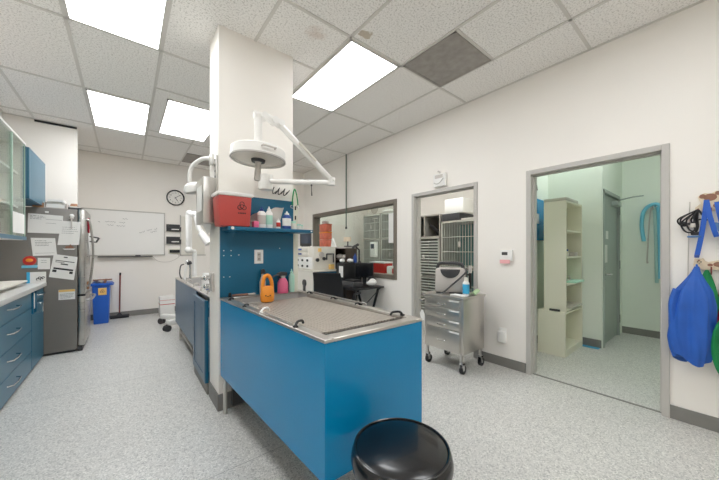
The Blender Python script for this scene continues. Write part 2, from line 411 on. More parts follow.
# storeroom shell
struct(B(XW + T, 4.8, 1.60, 1.72, 0, H), 'wall_storeroom_back', 'wall_green', 'pale storeroom wall behind the shelf unit', 'wall')
struct(B(4.8, 4.92, 1.06, 1.72, 0, H), 'wall_storeroom_side', 'wall_green', 'pale storeroom wall between the shelf unit and grey door', 'wall')
sd = MB(); sd.box(4.80, 4.84, .98, 1.06, 0, H).box(5.74, 5.97, .98, 1.06, 0, H).box(4.84, 5.74, .98, 1.06, 2.06, H)
struct(sd, 'wall_storeroom_door', 'wall_green', 'pale storeroom wall around the grey door', 'wall')
struct(B(5.97, 6.09, -.6, 1.72, 0, H), 'wall_storeroom_end', 'wall_green', 'pale storeroom end wall where the hoses hang', 'wall')
struct(B(XW + T, 6.09, -.7, -.6, 0, H), 'wall_storeroom_near', 'wall_green', 'pale storeroom near wall', 'wall')
bb('baseboard_storeroom', 4.792, 4.8, .99, 1.6, 'grey baseboard beside the storeroom shelf')
bb('baseboard_storeroom_end', 5.962, 5.97, -.6, .98, 'grey baseboard under the hoses')
bb('baseboard_storeroom_back', XW + T, 4.792, 1.592, 1.6, 'grey baseboard behind the storeroom shelf')
# kennel room shell
struct(B(5.6, 5.72, 1.72, 6.7, 0, H), 'wall_kennel', 'wall', 'off white kennel room wall behind the cages', 'wall')
struct(B(XW + T, 5.72, 6.6, 6.72, 0, H), 'wall_kennel_far', 'wall', 'off white kennel room end wall', 'wall')
struct(B(4.92, 5.6, 1.6, 1.72, 0, H), 'wall_kennel_near', 'wall', 'off white kennel room partition', 'wall')

# door frames
def door_frame(n, y0, y1, z1, lab):
    m = MB(); w = .045; d0, d1 = XW - .014, XW + T + .014
    m.box(d0, d1, y0 - w, y0, 0, z1 + w, .003, 1).box(d0, d1, y1, y1 + w, 0, z1 + w, .003, 1).box(d0, d1, y0, y1, z1, z1 + w, .003, 1)
    m.box(XW + .045, XW + .085, y0, y0 + .012, 0, z1).box(XW + .045, XW + .085, y1 - .012, y1, 0, z1).box(XW + .045, XW + .085, y0, y1, z1 - .012, z1)
    return struct(m, n, 'doorframe', lab, 'door frame')
door_frame('door_1', D1[0], D1[1], D1[2], 'grey metal frame of the kennel room doorway')
door_frame('door_2', D2[0], D2[1], D2[2], 'grey metal frame of the open storeroom doorway')
struct(B(XW + .03, XW + .055, D2[0], D2[1], 0, .004), 'trim_2', 'base', 'dark threshold strip of the storeroom doorway', 'threshold')
# interior window
t = thing('window_1', (XW, 4.4, .8), 'interior window with bronze frame looking into the kennel room', 'window'); t['kind'] = 'structure'
y0, y1, z0, z1 = WN; m = MB(); w = .055
m.box(XW - .012, XW + T + .012, y0 - w, y0 + .01, z0 - w, z1 + w).box(XW - .012, XW + T + .012, y1 - .01, y1 + w, z0 - w, z1 + w)
m.box(XW - .012, XW + T + .012, y0, y1, z1 - .01, z1 + w).box(XW - .012, XW + T + .012, y0, y1, z0 - w, z0 + .01)
struct(m, 'window_frame', 'winframe', parent=t)
struct(B(XW + .06, XW + .066, y0 + .01, y1 - .01, z0 + .01, z1 - .01), 'window_pane', 'glass', parent=t)
# storeroom door in its frame
t = thing('door_3', (5.27, .98, 0), 'closed grey metal door inside the storeroom', 'door'); t['kind'] = 'structure'
m = MB(); m.box(4.835, 4.868, .968, 1.05, 0, 2.05).box(5.725, 5.765, .968, 1.05, 0, 2.05).box(4.835, 5.765, .968, 1.05, 2.02, 2.065)
struct(m, 'door_frame', 'doorleaf', parent=t)
struct(B(4.87, 5.723, 1.0, 1.045, .008, 2.018, .002, 1), 'door_leaf', 'doorleaf', parent=t)
m = MB(); m.box(4.90, 4.99, .988, 1.0, .87, 1.07, .003); part(m, 'lock_plate', 'chrome', t)
m = MB(); m.tube([(4.945, .99, .95), (4.945, .93, .95), (5.06, .93, .95)], .011, 8); part(m, 'lever_handle', 'chrome', t)
m = MB()
for z in (.25, 1.05, 1.85): m.cyl((5.74, .975, z - .06), (5.74, .975, z + .06), .012, n=10)
part(m, 'hinge', 'dark', t)
m = MB().box(5.38, 5.64, .93, 1.0, 1.90, 1.965, .006); cb = part(m, 'door_closer', 'doorleaf', t)
m = MB().tube([(5.5, .94, 1.98), (5.60, .80, 2.02), (5.76, .72, 2.045)], .010, 8); part(m, 'closer_arm', 'doorleaf', cb)
m = MB().box(5.00, 5.14, .996, 1.0, 1.10, 1.34).box(5.07, 5.19, .996, 1.0, 1.42, 1.53)
part(m, 'posted_notice', 'paper', t)

# ------------------------------------------------------------------ left run: base cabinets, worktop, wall cabinets
CF = -.76
def pull(mb, y0, y1, z, out=.032):
    mb.tube([(CF - .002, y0, z), (CF + out, y0 + .02, z), (CF + out + .004, (y0 + y1) / 2, z - .004), (CF + out, y1 - .02, z), (CF - .002, y1, z)], .0055, 8)
def drawer_cabinet(y0, y1, label):
    t = thing('drawer_cabinet', (-1.0, (y0 + y1) / 2, 0), label, 'cabinet', 'blue base cabinets')
    part(B(-1.245, CF - .02, y0, y1, .06, .84), 'body', 'slate', t); part(B(-1.245, CF - .05, y0 + .005, y1 - .005, 0, .06), 'plinth', 'base', t)
    for za, zb_ in ((.675, .838), (.442, .670), (.228, .437), (.03, .223)):
        d = part(B(CF - .022, CF, y0 + .004, y1 - .004, za, zb_, .002, 1), 'drawer', 'slate', t)
        m = MB(); c = (y0 + y1) / 2; pull(m, c - .13, c + .13, (za + zb_) / 2 + .02); part(m, 'handle', 'chrome', d)
drawer_cabinet(3.13, 4.46, 'blue base cabinet with four wide drawers, second from the refrigerator')
drawer_cabinet(1.79, 3.125, 'blue base cabinet with four wide drawers, farthest from the refrigerator')
t = thing('door_cabinet', (-1.0, 4.8, 0), 'narrow blue base cabinet with drawer and door against the refrigerator', 'cabinet', 'blue base cabinets')
part(B(-1.245, CF - .02, 4.465, 5.02, .06, .84), 'body', 'slate', t); part(B(-1.245, CF - .05, 4.47, 5.015, 0, .06), 'plinth', 'base', t)
d = part(B(CF - .022, CF, 4.62, 5.016, .70, .835, .002, 1), 'drawer', 'slate', t); m = MB(); pull(m, 4.72, 4.92, .775); part(m, 'handle', 'chrome', d)
d = part(B(CF - .022, CF, 4.47, 5.016, .03, .60, .002, 1).box(CF - .022, CF, 4.62, 5.016, .60, .695), 'door', 'slate', t)
m = MB().tube([(CF, 4.78, .68), (CF + .03, 4.78, .675), (CF + .03, 4.78, .585), (CF, 4.78, .58)], .0055, 8); part(m, 'handle', 'chrome', d)
part(B(CF - .02, CF + .012, 4.468, 4.49, .61, .835).box(CF - .02, CF + .012, 4.595, 4.615, .61, .835), 'slot_frame', 'bluepanel', t)
part(B(CF - .03, CF - .008, 4.49, 4.595, .61, .84), 'slot_recess', 'black', t)
part(B(CF - .008, CF + .004, 4.535, 4.58, .65, .815), 'pull_board', 'white', t)
one(B(-1.245, -.735, 1.79, 5.03, .842, .888, .004), 'worktop', 'counter', 'white speckled worktop on the blue base cabinets', 'worktop')
# folded pad on the counter
t = thing('counter_scale', (-1.02, 4.2, .889), 'pale flat platform scale lying on the worktop', 'scale')
part(B(-1.16, -.88, 3.75, 4.56, .889, .912, .004), 'base', 'kennel', t)
part(B(-1.21, -.83, 3.68, 4.70, .925, .946, .006), 'platform', 'offwhite', t)
for y in (3.85, 4.48):
    for x in (-1.12, -.92): part(MB().cyl((x, y, .912), (x, y, .926), .03, n=12), 'support', 'dark', t)
t = thing('leaflet_holder', (-.9, 4.93, .889), 'small white card with dark lettering on the worktop by the refrigerator', 'card')
part(B(-.885, -.735, 4.985, 4.995, .889, 1.015), 'card', 'paper', t); part(B(-.888, -.862, 4.980, 4.985, .889, 1.015), 'blue_edge', 'cyan', t)
m = MB()
for i, (x, z) in enumerate([(-.80, .93), (-.785, .945), (-.77, .93), (-.757, .945)]): m.tube(arc((x, 4.982, z), .012, 0, 250, 7, 'xz'), .0035, 5)
part(m, 'lettering', 'inkdark', t)

# glass fronted wall cabinet
t = thing('glass_cabinet', (-1.05, 3.7, 1.37), 'white wall cabinet with sliding glass doors over the worktop', 'cabinet')
gx0, gx1, gy0, gy1, gz0, gz1 = -1.245, -.80, 2.2, 4.47, 1.37, 2.36
m = MB(); m.box(gx0, gx0 + .015, gy0, gy1, gz0, gz1).box(gx0, gx1 - .02, gy0, gy0 + .018, gz0, gz1).box(gx0, gx1 - .02, gy1 - .018, gy1, gz0, gz1).box(gx0, gx1, gy0, gy1, gz1 - .018, gz1).box(gx0, gx1 - .004, gy0, gy1, gz0 + .001, gz0 + .03)
part(m, 'carcass', 'white', t)
part(B(gx1 - .004, gx1 + .004, gy0, gy1, gz0, gz0 + .035), 'bottom_rail', 'slate', t)
for z in (1.69, 2.03): part(B(gx0 + .015, gx1 - .05, gy0 + .018, gy1 - .018, z, z + .02), 'shelf', 'white', t)
def gdoor(x, a, b):
    d = part(B(x, x + .006, a, b, gz0 + .035, gz1 - .02), 'glass_door', 'greenglass', t)
    f = MB().box(x - .001, x + .008, a, a + .02, gz0 + .035, gz1 - .018).box(x - .001, x + .008, b - .02, b, gz0 + .035, gz1 - .018); part(f, 'edge_strip', 'edgegreen', d)
gdoor(gx1 - .012, 4.03, gy1 - .002); gdoor(gx1 - .024, gy0 + .02, 4.08)
bowls = [(-1.0, 4.33, 2.051, 'grey bowl on the upper shelf of the glass cabinet'), (-1.05, 4.05, 2.051, 'grey bowl behind the other on the upper shelf of the glass cabinet')]
for (x, y, z, l) in bowls:
    one(MB().lathe([(0, 0), (.05, 0), (.10, .06), (.095, .062), (.045, .01), (0, .01)], (x, y, z), 20), 'bowl', 'foam', l, 'bowl', 'bowls in the glass cabinet')
one(MB().box(-1.02, -.96, 4.27, 4.33, 1.711, 1.84, .004), 'storage_box', 'dark', 'dark upright box on the middle shelf of the glass cabinet', 'box')
t = thing('jar', (-1.02, 4.39, 1.711), 'small white jar on the middle shelf of the glass cabinet', 'jar')
part(MB().lathe([(0, 0), (.035, 0), (.035, .09), (.028, .1), (0, .1)], (-1.02, 4.39, 1.711), 16), 'body', 'offwhite', t); part(MB().lathe([(0, .1), (.03, .1), (.03, .12), (0, .12)], (-1.02, 4.39, 1.711), 16), 'lid', 'dark', t)
one(MB().box(-1.08, -.95, 4.24, 4.38, 1.401, 1.55, .004), 'storage_box', 'brown', 'brown carton on the bottom shelf of the glass cabinet', 'box')
one(MB().prism([(3.98, 1.43), (4.36, 1.43), (4.36, 1.62), (3.98, 1.62)], 'x', -.7925, -.791), 'posted_sheet', 'paper', 'white sheet taped on the glass cabinet door', 'paper')

t = thing('wall_cabinet', (-1.0, 4.95, 1.80), 'blue wall cabinet above the refrigerator top', 'cabinet')
part(B(-1.245, -.80, 4.48, 5.255, 1.80, 2.335), 'body', 'bluepanel', t)
for a, b in ((4.485, 5.25),):
    d = part(B(-.80, -.78, a, b, 1.802, 2.333, .002, 1), 'door', 'slate', t)
    m = MB().tube([(-.78, b - .14, 1.845), (-.755, b - .13, 1.845), (-.755, b - .05, 1.845), (-.78, b - .04, 1.845)], .005, 8); part(m, 'handle', 'chrome', d)
one(MB().box(-.99, -.86, 4.30, 4.44, 2.361, 2.41, .003), 'cardboard_box', 'brown', 'small brown carton on top of the glass cabinet', 'box')

# ------------------------------------------------------------------ refrigerator and what hangs on it
FY = 5.05
t = thing('refrigerator', (-.8, 5.43, 0), 'grey and stainless refrigerator covered in papers', 'refrigerator')
part(B(-1.2, -.475, FY, 5.80, .03, 1.775, .006), 'body', 'fridge', t)
part(B(-1.15, -.50, FY + .03, 5.78, 0, .03).box(-.475, -.43, FY + .02, 5.79, 0, .06), 'plinth', 'dark', t)
d = part(B(-.468, -.405, FY + .002, 5.798, .715, 1.785, .012), 'door', 'fridgedoor', t)
m = MB().tube(smoothpath([(-.405, FY + .10, 1.66), (-.365, FY + .10, 1.62), (-.335, FY + .10, 1.25), (-.365, FY + .10, .86), (-.405, FY + .10, .80)]), .012, 10); part(m, 'handle', 'fridgedoor', d)
d = part(B(-.468, -.405, FY + .002, 5.798, .07, .690, .012), 'freezer_drawer', 'fridgedoor', t)
m = MB().tube(smoothpath([(-.405, FY + .08, .63), (-.355, FY + .11, .63), (-.345, FY + .4, .63), (-.355, 5.69, .63), (-.405, 5.72, .63)]), .012, 10); part(m, 'handle', 'fridgedoor', d)
part(B(-.56, -.44, FY + .02, FY + .14, 1.775, 1.80, .004), 'hinge_cover', 'dark', t)
part(B(-.476, -.40, FY - .004, FY + .03, .692, .712, .003), 'hinge', 'black', t)

def sheet(name, quad, label, cat, yf, lines=(), group=None, m='paper', ink='ink'):
    cx = sum(q[0] for q in quad) / 4; zmin = min(q[1] for q in quad)
    t = thing(name, (cx, yf, zmin), label, cat, group)
    part(MB().prism(quad, 'y', yf - .0025, yf - .0008), 'page', m, t)
    if lines:
        a, b, c, d = [Vector((q[0], q[1])) for q in quad]   # top left, top right, bottom right, bottom left
        mb = MB()
        for (u0, u1, v, h) in lines:
            def P(u, v): return (a * (1 - u) + b * u) * (1 - v) + (d * (1 - u) + c * u) * v
            q = [P(u0, v), P(u1, v), P(u1, v + h), P(u0, v + h)]
            mb.prism([(p.x, p.y) for p in q], 'y', yf - .0032, yf - .0024)
        part(mb, 'printed_text', ink, t)
    return t
def textlines(n, v0, v1, u0=.1, u1=.9, h=.015):
    out = []
    for i in range(n):
        v = v0 + (v1 - v0) * i / max(1, n - 1); u = u0
        e = u1 - random.random() * .35 * (u1 - u0)
        while u < e:
            w = .04 + random.random() * .10
            out.append((u, min(u + w, e), v, h)); u += w + .02
    return out
G = 'papers on the refrigerator side'
sheet('posted_sheet', [(-.888, 1.70), (-.60, 1.686), (-.605, 1.468), (-.892, 1.472)], 'wide white sheet topmost on the refrigerator side', 'paper', FY, textlines(3, .1, .25, .06, .5, .02) + [(.5, .98, .25, .012), (.5, .8, .45, .012)], G)
sheet('posted_sheet', [(-.615, 1.627), (-.442, 1.620), (-.457, 1.333), (-.648, 1.331)], 'white sheet hanging from the clip magnet on the refrigerator side', 'paper', FY - .003, textlines(4, .25, .5, .1, .9, .012), G)
sheet('posted_sheet', [(-.868, 1.413), (-.668, 1.413), (-.652, 1.207), (-.850, 1.200)], 'small white sheet under the widest sheet on the refrigerator side', 'paper', FY, textlines(4, .15, .42, .15, .85, .022) + [(.1, .9, .85, .012)], G)
bars = [(.42, .58, .06, .045), (.12, .9, .24, .03), (.12, .5, .31, .02), (.35, .65, .36, .05), (.10, .9, .56, .075), (.08, .24, .66, .10), (.76, .90, .66, .10)]
sheet('posted_sheet', [(-.678, 1.222), (-.469, 1.182), (-.505, .897), (-.720, .947)], 'tilted white notice with dark printed bar on the refrigerator side', 'paper', FY - .006, bars, G, ink='inkdark')
sheet('posted_sheet', [(-.812, 1.178), (-.709, 1.174), (-.711, 1.040), (-.811, 1.043)], 'smallest white note beside the red and teal magnet on the refrigerator', 'paper', FY, textlines(2, .2, .38, .25, .75, .03), G)
q = [(-.640, .784), (-.494, .784), (-.494, .66), (-.640, .662)]
w = sheet('warning_label', q, 'white and orange label low on the refrigerator side', 'label', FY, textlines(4, .42, .82, .08, .95, .035))
part(MB().prism([(-.638, .783), (-.496, .783), (-.496, .757), (-.638, .757)], 'y', FY - .0034, FY - .0025), 'orange_band', 'yellow', w)
t = thing('magnet', (-.876, FY, 1.05), 'red and teal cutout magnet on the refrigerator side', 'magnet')
m = MB(); b = m.mark(); m.lathe([(0, 0), (.055, 0), (.052, .008), (0, .010)], (0, 0, 0), 20); m.xf(b, Matrix.Translation((-.876, FY - .001, 1.145)) @ Matrix.Rotation(PI / 2, 4, 'X')); part(m, 'disc', 'red', t)
part(MB().prism([(-.94, 1.06), (-.815, 1.06), (-.81, 1.092), (-.935, 1.092)], 'y', FY - .012, FY - .001, .002), 'banner', 'hose', t)
part(MB().ball((-.876, FY - .012, 1.15), .03, (1, .3, .7), 8), 'ornament', 'orange', t)
t = thing('clip_magnet', (-.523, FY, 1.6), 'white clip magnet holding a paper on the refrigerator', 'magnet')
part(MB().ball((-.523, FY - .014, 1.69), .024, (1, .5, 1), 8), 'magnet_body', 'white', t)
part(MB().box(-.55, -.505, FY - .02, FY - .008, 1.655, 1.67, .003).box(-.532, -.518, FY - .016, FY - .007, 1.53, 1.66, .003), 'clip', 'foam', t)
t = thing('animal_magnet', (-.545, FY, 1.28), 'brown animal shaped magnet under the clip sheet', 'magnet')
part(MB().prism([(-.585, 1.298), (-.57, 1.32), (-.548, 1.312), (-.536, 1.345), (-.522, 1.315), (-.502, 1.302), (-.512, 1.292), (-.575, 1.288)], 'y', FY - .014, FY - .005, .002), 'figure', 'patch', t)
part(MB().prism([(-.605, 1.288), (-.49, 1.288), (-.505, 1.272), (-.59, 1.272)], 'y', FY - .012, FY - .001, .002), 'banner', 'paper', t)
one(B(-.752, -.722, FY - .012, FY - .001, 1.712, 1.732, .003), 'hook_magnet', 'white', 'small white magnet at the top edge of the refrigerator side', 'magnet')
# top of refrigerator
t = thing('document_tray', (-.67, 5.2, 1.776), 'white paper filled tray on top of the refrigerator', 'tray')
part(B(-.765, -.575, 5.08, 5.38, 1.776, 1.785).box(-.765, -.758, 5.08, 5.38, 1.785, 1.845).box(-.582, -.575, 5.08, 5.38, 1.785, 1.845).box(-.765, -.575, 5.37, 5.38, 1.785, 1.845), 'tray', 'foam', t)
part(B(-.75, -.59, 5.09, 5.36, 1.786, 1.83), 'paper_stack', 'paper', t)
part(B(-.745, -.62, 5.10, 5.34, 1.831, 1.856), 'grey_folder', 'kennel', t)
part(B(-.735, -.60, 5.085, 5.33, 1.857, 1.885), 'upper_stack', 'paper', t)
one(B(-.86, -.775, 5.08, 5.22, 1.776, 1.835, .003), 'cardboard_box', 'brown', 'small brown carton beside the tray on the refrigerator', 'box')
t = thing('snack_box', (-.5, 5.28, 1.776), 'open carton of small packets at the front of the refrigerator top', 'box')
part(B(-.565, -.485, 5.20, 5.44, 1.776, 1.785).box(-.565, -.485, 5.20, 5.206, 1.785, 1.83).box(-.565, -.485, 5.434, 5.44, 1.785, 1.83).box(-.565, -.56, 5.2, 5.44, 1.785, 1.83).box(-.49, -.485, 5.2, 5.44, 1.785, 1.83), 'carton', 'paper', t)
for i in range(5): part(B(-.557, -.50, 5.215 + i * .042, 5.247 + i * .042, 1.786, 1.85 + .012 * (i % 3), .004), 'packet', ['brown', 'patch', 'brown', 'dark', 'patch'][i], t)
# door front magnets
for (y, z, hh, mm, l) in ((5.36, 1.60, .10, 'crimson', 'tall pink red magnet on the refrigerator door front'), (5.50, 1.645, .035, 'green', 'green magnet on the refrigerator door front'), (5.30, .80, .05, 'brown', 'orange brown magnet low on the refrigerator door front')):
    one(B(-.403, -.385, y - .035, y + .035, z - hh, z + hh, .006), 'door_magnet', mm, l, 'magnet')
one(B(-.403, -.392, 5.42, 5.56, 1.20, 1.50, .002), 'notice_pad', 'paper', 'white pad hanging on the refrigerator door front', 'pad')
t = thing('wire_basket', (-.36, 5.56, 1.36), 'small grey wire holder on the refrigerator door front', 'holder')
m = MB().tube([(-.403, 5.45, 1.46), (-.30, 5.45, 1.44), (-.30, 5.70, 1.44), (-.403, 5.70, 1.46)], .006, 6).tube([(-.403, 5.45, 1.39), (-.33, 5.47, 1.38), (-.33, 5.68, 1.38), (-.403, 5.70, 1.39)], .006, 6)
for k in range(5): m.tube([(-.30, 5.46 + k * .058, 1.44), (-.33, 5.47 + k * .052, 1.38)], .004, 6)
part(m, 'wires', 'dark', t)

# ------------------------------------------------------------------ far wall
t = thing('whiteboard', (0, YF, 1.15), 'large whiteboard with faint writing on the far wall', 'whiteboard')
wx0, wx1, wz0, wz1 = -.62, .622, 1.16, 2.025
part(B(wx0 + .01, wx1 - .01, YF - .018, YF - .002, wz0 + .01, wz1 - .01), 'panel', 'white', t)
m = MB().box(wx0, wx1, YF - .026, YF - .001, wz1 - .02, wz1).box(wx0, wx1, YF - .026, YF - .001, wz0, wz0 + .02).box(wx0, wx0 + .02, YF - .026, YF - .001, wz0, wz1).box(wx1 - .02, wx1, YF - .026, YF - .001, wz0, wz1)
part(m, 'frame', 'doorframe', t)
part(B(-.40, .41, YF - .10, YF - .02, wz0 - .022, wz0 - .006, .003).box(.14, .22, YF - .09, YF - .06, wz0 - .006, wz0 + .012), 'pen_tray', 'dark', t)
m = MB()
def scrawl(x0, x1, z, s, a=.012):
    pts = []; n = int((x1 - x0) / .012)
    for i in range(n):
        u = i / n
        pts.append((x0 + (x1 - x0) * u, YF - .0185, z + s * u + a * math.sin(i * 2.1) * (.5 + random.random())))
    if len(pts) > 2: m.tube(pts, .0022, 4)
for (a, b, z, s) in ((-.40, -.36, 1.79, 0), (-.30, -.14, 1.795, .0), (-.10, .0, 1.79, 0), (-.27, -.17, 1.735, 0), (-.14, .0, 1.725, .0), (.20, .30, 1.60, .04), (.32, .42, 1.655, .03), (.44, .50, 1.68, .02), (.38, .50, 1.62, .04), (-.05, .04, 1.86, 0)): scrawl(a, b, z, s)
part(m, 'handwriting', 'ink', t)

t = thing('wall_clock', (.805, YF, 2.195), 'round black rimmed clock on the far wall', 'clock')
R = .162; cz = 2.357
rot = Matrix.Translation((.805, YF - .001, cz)) @ Matrix.Rotation(PI / 2, 4, 'X')
def lathe_y(prof, n=36):
    m = MB(); b = m.mark(); m.lathe(prof, (0, 0, 0), n); m.xf(b, rot); return m
part(lathe_y([(0, .006), (R - .02, .006), (R - .02, .008), (0, .008)]), 'face', 'clockface', t)
part(lathe_y([(R - .022, 0), (R, 0), (R, .025), (R - .012, .03), (R - .022, .02), (R - .022, 0)]), 'rim', 'black', t)
m = MB()
for k in range(60):
    a = 2 * PI * k / 60; r0 = R - (.034 if k % 5 else .042); r1 = R - .027; b = m.mark()
    m.box(-.0012, .0012, r0, r1, .0082, .009); m.xf(b, rot @ Matrix.Rotation(a, 4, 'Z'))
part(m, 'minute_marks', 'inkdark', t)
nm = MB()
for k in range(1, 13):
    cu = bpy.data.curves.new('numeral', 'FONT'); cu.body = str(k); cu.size = .036; cu.align_x = 'CENTER'; cu.align_y = 'CENTER'; cu.extrude = .0004
    to = bpy.data.objects.new('numeral', cu); COL.objects.link(to)
    bpy.context.view_layer.update()
    me = bpy.data.meshes.new_from_object(to.evaluated_get(bpy.context.evaluated_depsgraph_get()))
    a = PI / 2 - 2 * PI * k / 12
    me.transform(rot @ Matrix.Translation(((R - .062) * math.cos(a), (R - .062) * math.sin(a), .009)))
    nm.bm.from_mesh(me); bpy.data.objects.remove(to); bpy.data.meshes.remove(me); bpy.data.curves.remove(cu)
part(nm, 'numerals', 'inkdark', t)
for (ang, ln, w) in ((150, .075, .005), (52, .11, .0035)):
    m = MB(); b = m.mark(); m.box(-w, w, -.02, ln, .010, .012); m.xf(b, rot @ Matrix.Rotation(math.radians(-ang), 4, 'Z')); part(m, 'hand', 'black', t)

for (z0, l) in ((1.655, 'dark wall file holder, upper of two beside the whiteboard'), (1.40, 'dark wall file holder, lower of two beside the whiteboard')):
    t = thing('file_holder', (.77, YF, z0), l, 'file holder', 'wall file holders')
    m = MB().prism([(YF - .002, z0 + .145), (YF - .002, z0), (YF - .05, z0), (YF - .075, z0 + .09), (YF - .07, z0 + .09), (YF - .046, z0 + .006), (YF - .010, z0 + .006), (YF - .010, z0 + .145)], 'x', .645, .90)
    part(m, 'pocket', 'dark', t)
    m = MB(); b = m.mark(); m.box(.73, .86, -.001, .001, .0, .05); m.xf(b, Matrix.Translation((0, YF - .068, z0 + .03)) @ Matrix.Rotation(math.radians(-14), 4, 'X')); part(m, 'label_card', 'paper', t)
t = thing('wall_intercom', (.785, YF, 1.19), 'small black wall device on a cream plate beside the whiteboard', 'wall device')
part(B(.68, .89, YF - .012, YF - .001, 1.19, 1.30, .003), 'plate', 'cream', t); part(B(.70, .88, YF - .04, YF - .012, 1.215, 1.275, .004), 'device_body', 'black', t)
one(MB().tube(smoothpath([(.84, YF - .014, 1.192), (.86, YF - .012, 1.12), (.70, YF - .01, 1.03), (.52, YF - .01, 1.04), (.42, YF - .012, 1.13)]), .004, 6), 'wall_cable', 'foam', 'thin pale cable drooping below the whiteboard corner', 'cable')

t = thing('recycling_bin', (-.32, 6.84, 0), 'blue recycling bin with orange label by the refrigerator', 'bin')
m = MB(); b = m.mark(); m.box(-.115, .115, -.2, .2, 0, .66, .012)
for v in m.bm.verts:
    k = .84 + .16 * v.co.z / .66; v.co.x *= k; v.co.y *= k
m.xf(b, Matrix.Translation((-.335, 6.86, 0))); part(m, 'bin_body', 'bin', t)
part(B(-.465, -.205, 6.64, 7.08, .655, .70, .008).prism([(-.205, .70), (-.165, .665), (-.205, .655)], 'y', 6.66, 7.06), 'rim', 'bin', t)
m = MB(); b = m.mark(); m.box(-.055, .055, -.002, .002, -.06, .06); m.xf(b, Matrix.Translation((-.315, 6.655, .56)) @ Matrix.Rotation(math.radians(3), 4, 'X')); lb = part(m, 'label', 'yellow', t)
m = MB()
for k in range(3): m.tube(arc((-.315 + .016 * math.cos(2.09 * k + PI / 2), 6.651, .563 + .016 * math.sin(2.09 * k + PI / 2)), .014, 0, 300, 8, 'xz'), .004, 5)
part(m, 'symbol', 'patch', lb)
one(MB().box(-.44, -.19, 6.70, 6.74, .745, .765, .004).box(-.30, -.27, 6.66, 7.05, .702, .745, .004), 'wood_slat', 'patch', 'brown slatted piece lying across the recycling bin', 'slat')
one(MB().grid(lambda u, v: Vector((-.45 + .13 * u, 6.76 + .28 * v, .712 + .03 * math.sin(u * 5) * math.cos(v * 6) + .02)), 8, 8, .004), 'crumpled_paper', 'paper', 'white crumpled paper showing above the recycling bin', 'paper')
t = thing('broom', (-.09, 7.05, 0), 'floor squeegee broom with red brown handle leaning on the far wall', 'broom')
part(MB().tube([(-.095, 7.02, .05), (-.085, 7.125, .80)], .011, 10), 'handle', 'rust', t)
part(MB().tube([(-.085, 7.124, .795), (-.084, 7.130, .84)], .013, 10), 'grip', 'inkdark', t)
part(B(-.235, .05, 7.00, 7.05, .03, .065, .006).prism([(-.14, .065), (-.05, .065), (-.085, .11), (-.105, .11)], 'y', 7.01, 7.04), 'head', 'dark', t)
part(B(-.23, .045, 7.015, 7.035, 0, .03), 'bristles', 'inkdark', t)
# white drawer units on floor near x-ray
t = thing('storage_carton', (.60, 6.62, 0), 'white carton with red stripe on the far floor', 'carton')
part(B(.49, .72, 6.5, 6.78, 0, .39, .004), 'carton_body', 'paper', t); part(B(.489, .721, 6.4985, 6.7815, .25, .262).box(.489, .721, 6.4985, 6.7815, .33, .336), 'stripe', 'red', t)

# mobile x-ray stand behind the second table
t = thing('x_ray_stand', (.82, 5.62, 0), 'white mobile dental x-ray stand with folded arm', 'medical stand')
def leg_cast(p0, p1):
    m = MB(); v = (Vector(p1) - Vector(p0)); L = v.length; a = math.atan2(v.y, v.x); b = m.mark()
    m.box(0, L, -.045, .045, .09, .17, .02); m.xf(b, Matrix.Translation((p0[0], p0[1], 0)) @ Matrix.Rotation(a, 4, 'Z'))
    l = part(m, 'leg', 'white', t)
    m = MB(); c = Vector((p1[0], p1[1], 0))
    for s in (-.022, .022):
        q = c + Vector((-math.sin(a), math.cos(a), 0)) * s
        m.cyl(q + Vector((0, 0, .05)) - Vector((-math.sin(a), math.cos(a), 0)) * .012, q + Vector((0, 0, .05)) + Vector((-math.sin(a), math.cos(a), 0)) * .012, .05, n=18)
    m.tube([c + Vector((0, 0, .05)), c + Vector((0, 0, .11))], .014, 8)
    part(m, 'caster', 'dark', l)
leg_cast((.82, 5.62), (.43, 6.05)); leg_cast((.82, 5.62), (.45, 5.42)); leg_cast((.82, 5.62), (1.2, 6.0)); leg_cast((.82, 5.62), (1.2, 5.35))
part(B(.70, .94, 5.5, 5.74, .14, .32, .03), 'base', 'white', t)
part(MB().cyl((.86, 5.62, .30), (.86, 5.62, 1.25), .035, n=16), 'column', 'white', t)
part(MB().tube([(.86, 5.62, 1.24), (.77, 5.58, 1.27), (.765, 5.57, 1.84), (.79, 5.56, 1.88), (.83, 5.55, 1.88)], [.04, .045, .048, .048, .04], 14), 'lower_arm', 'white', t)
part(MB().tube([(.83, 5.55, 1.88), (.87, 5.53, 1.86), (.90, 5.50, 1.64), (.99, 5.44, 1.48)], [.04, .048, .04, .034], 14), 'upper_arm', 'white', t)
for p in ((.765, 5.57, 1.27), (.78, 5.565, 1.875), (.865, 5.535, 1.87)): part(MB().ball(p, .058, (1, 1, 1), 10), 'joint', 'white', t)
part(MB().tube([(.93, 5.48, 1.56), (1.04, 5.40, 1.38)], [.05, .07], 18), 'tube_head', 'white', t)
t.location.x += .05
# grey rectangular panel frame on the far wall behind the stand
t = thing('wall_panel', (1.02, YF, 1.15), 'pale wall panel with grey edge behind the x-ray stand', 'panel')
part(B(.90, 1.35, YF - .012, YF - .001, 1.17, 1.98), 'panel', 'offwhite', t)
part(B(.885, .905, YF - .02, YF - .001, 1.15, 2.0).box(.885, 1.37, YF - .02, YF - .001, 1.15, 1.17), 'edge_trim', 'doorframe', t)

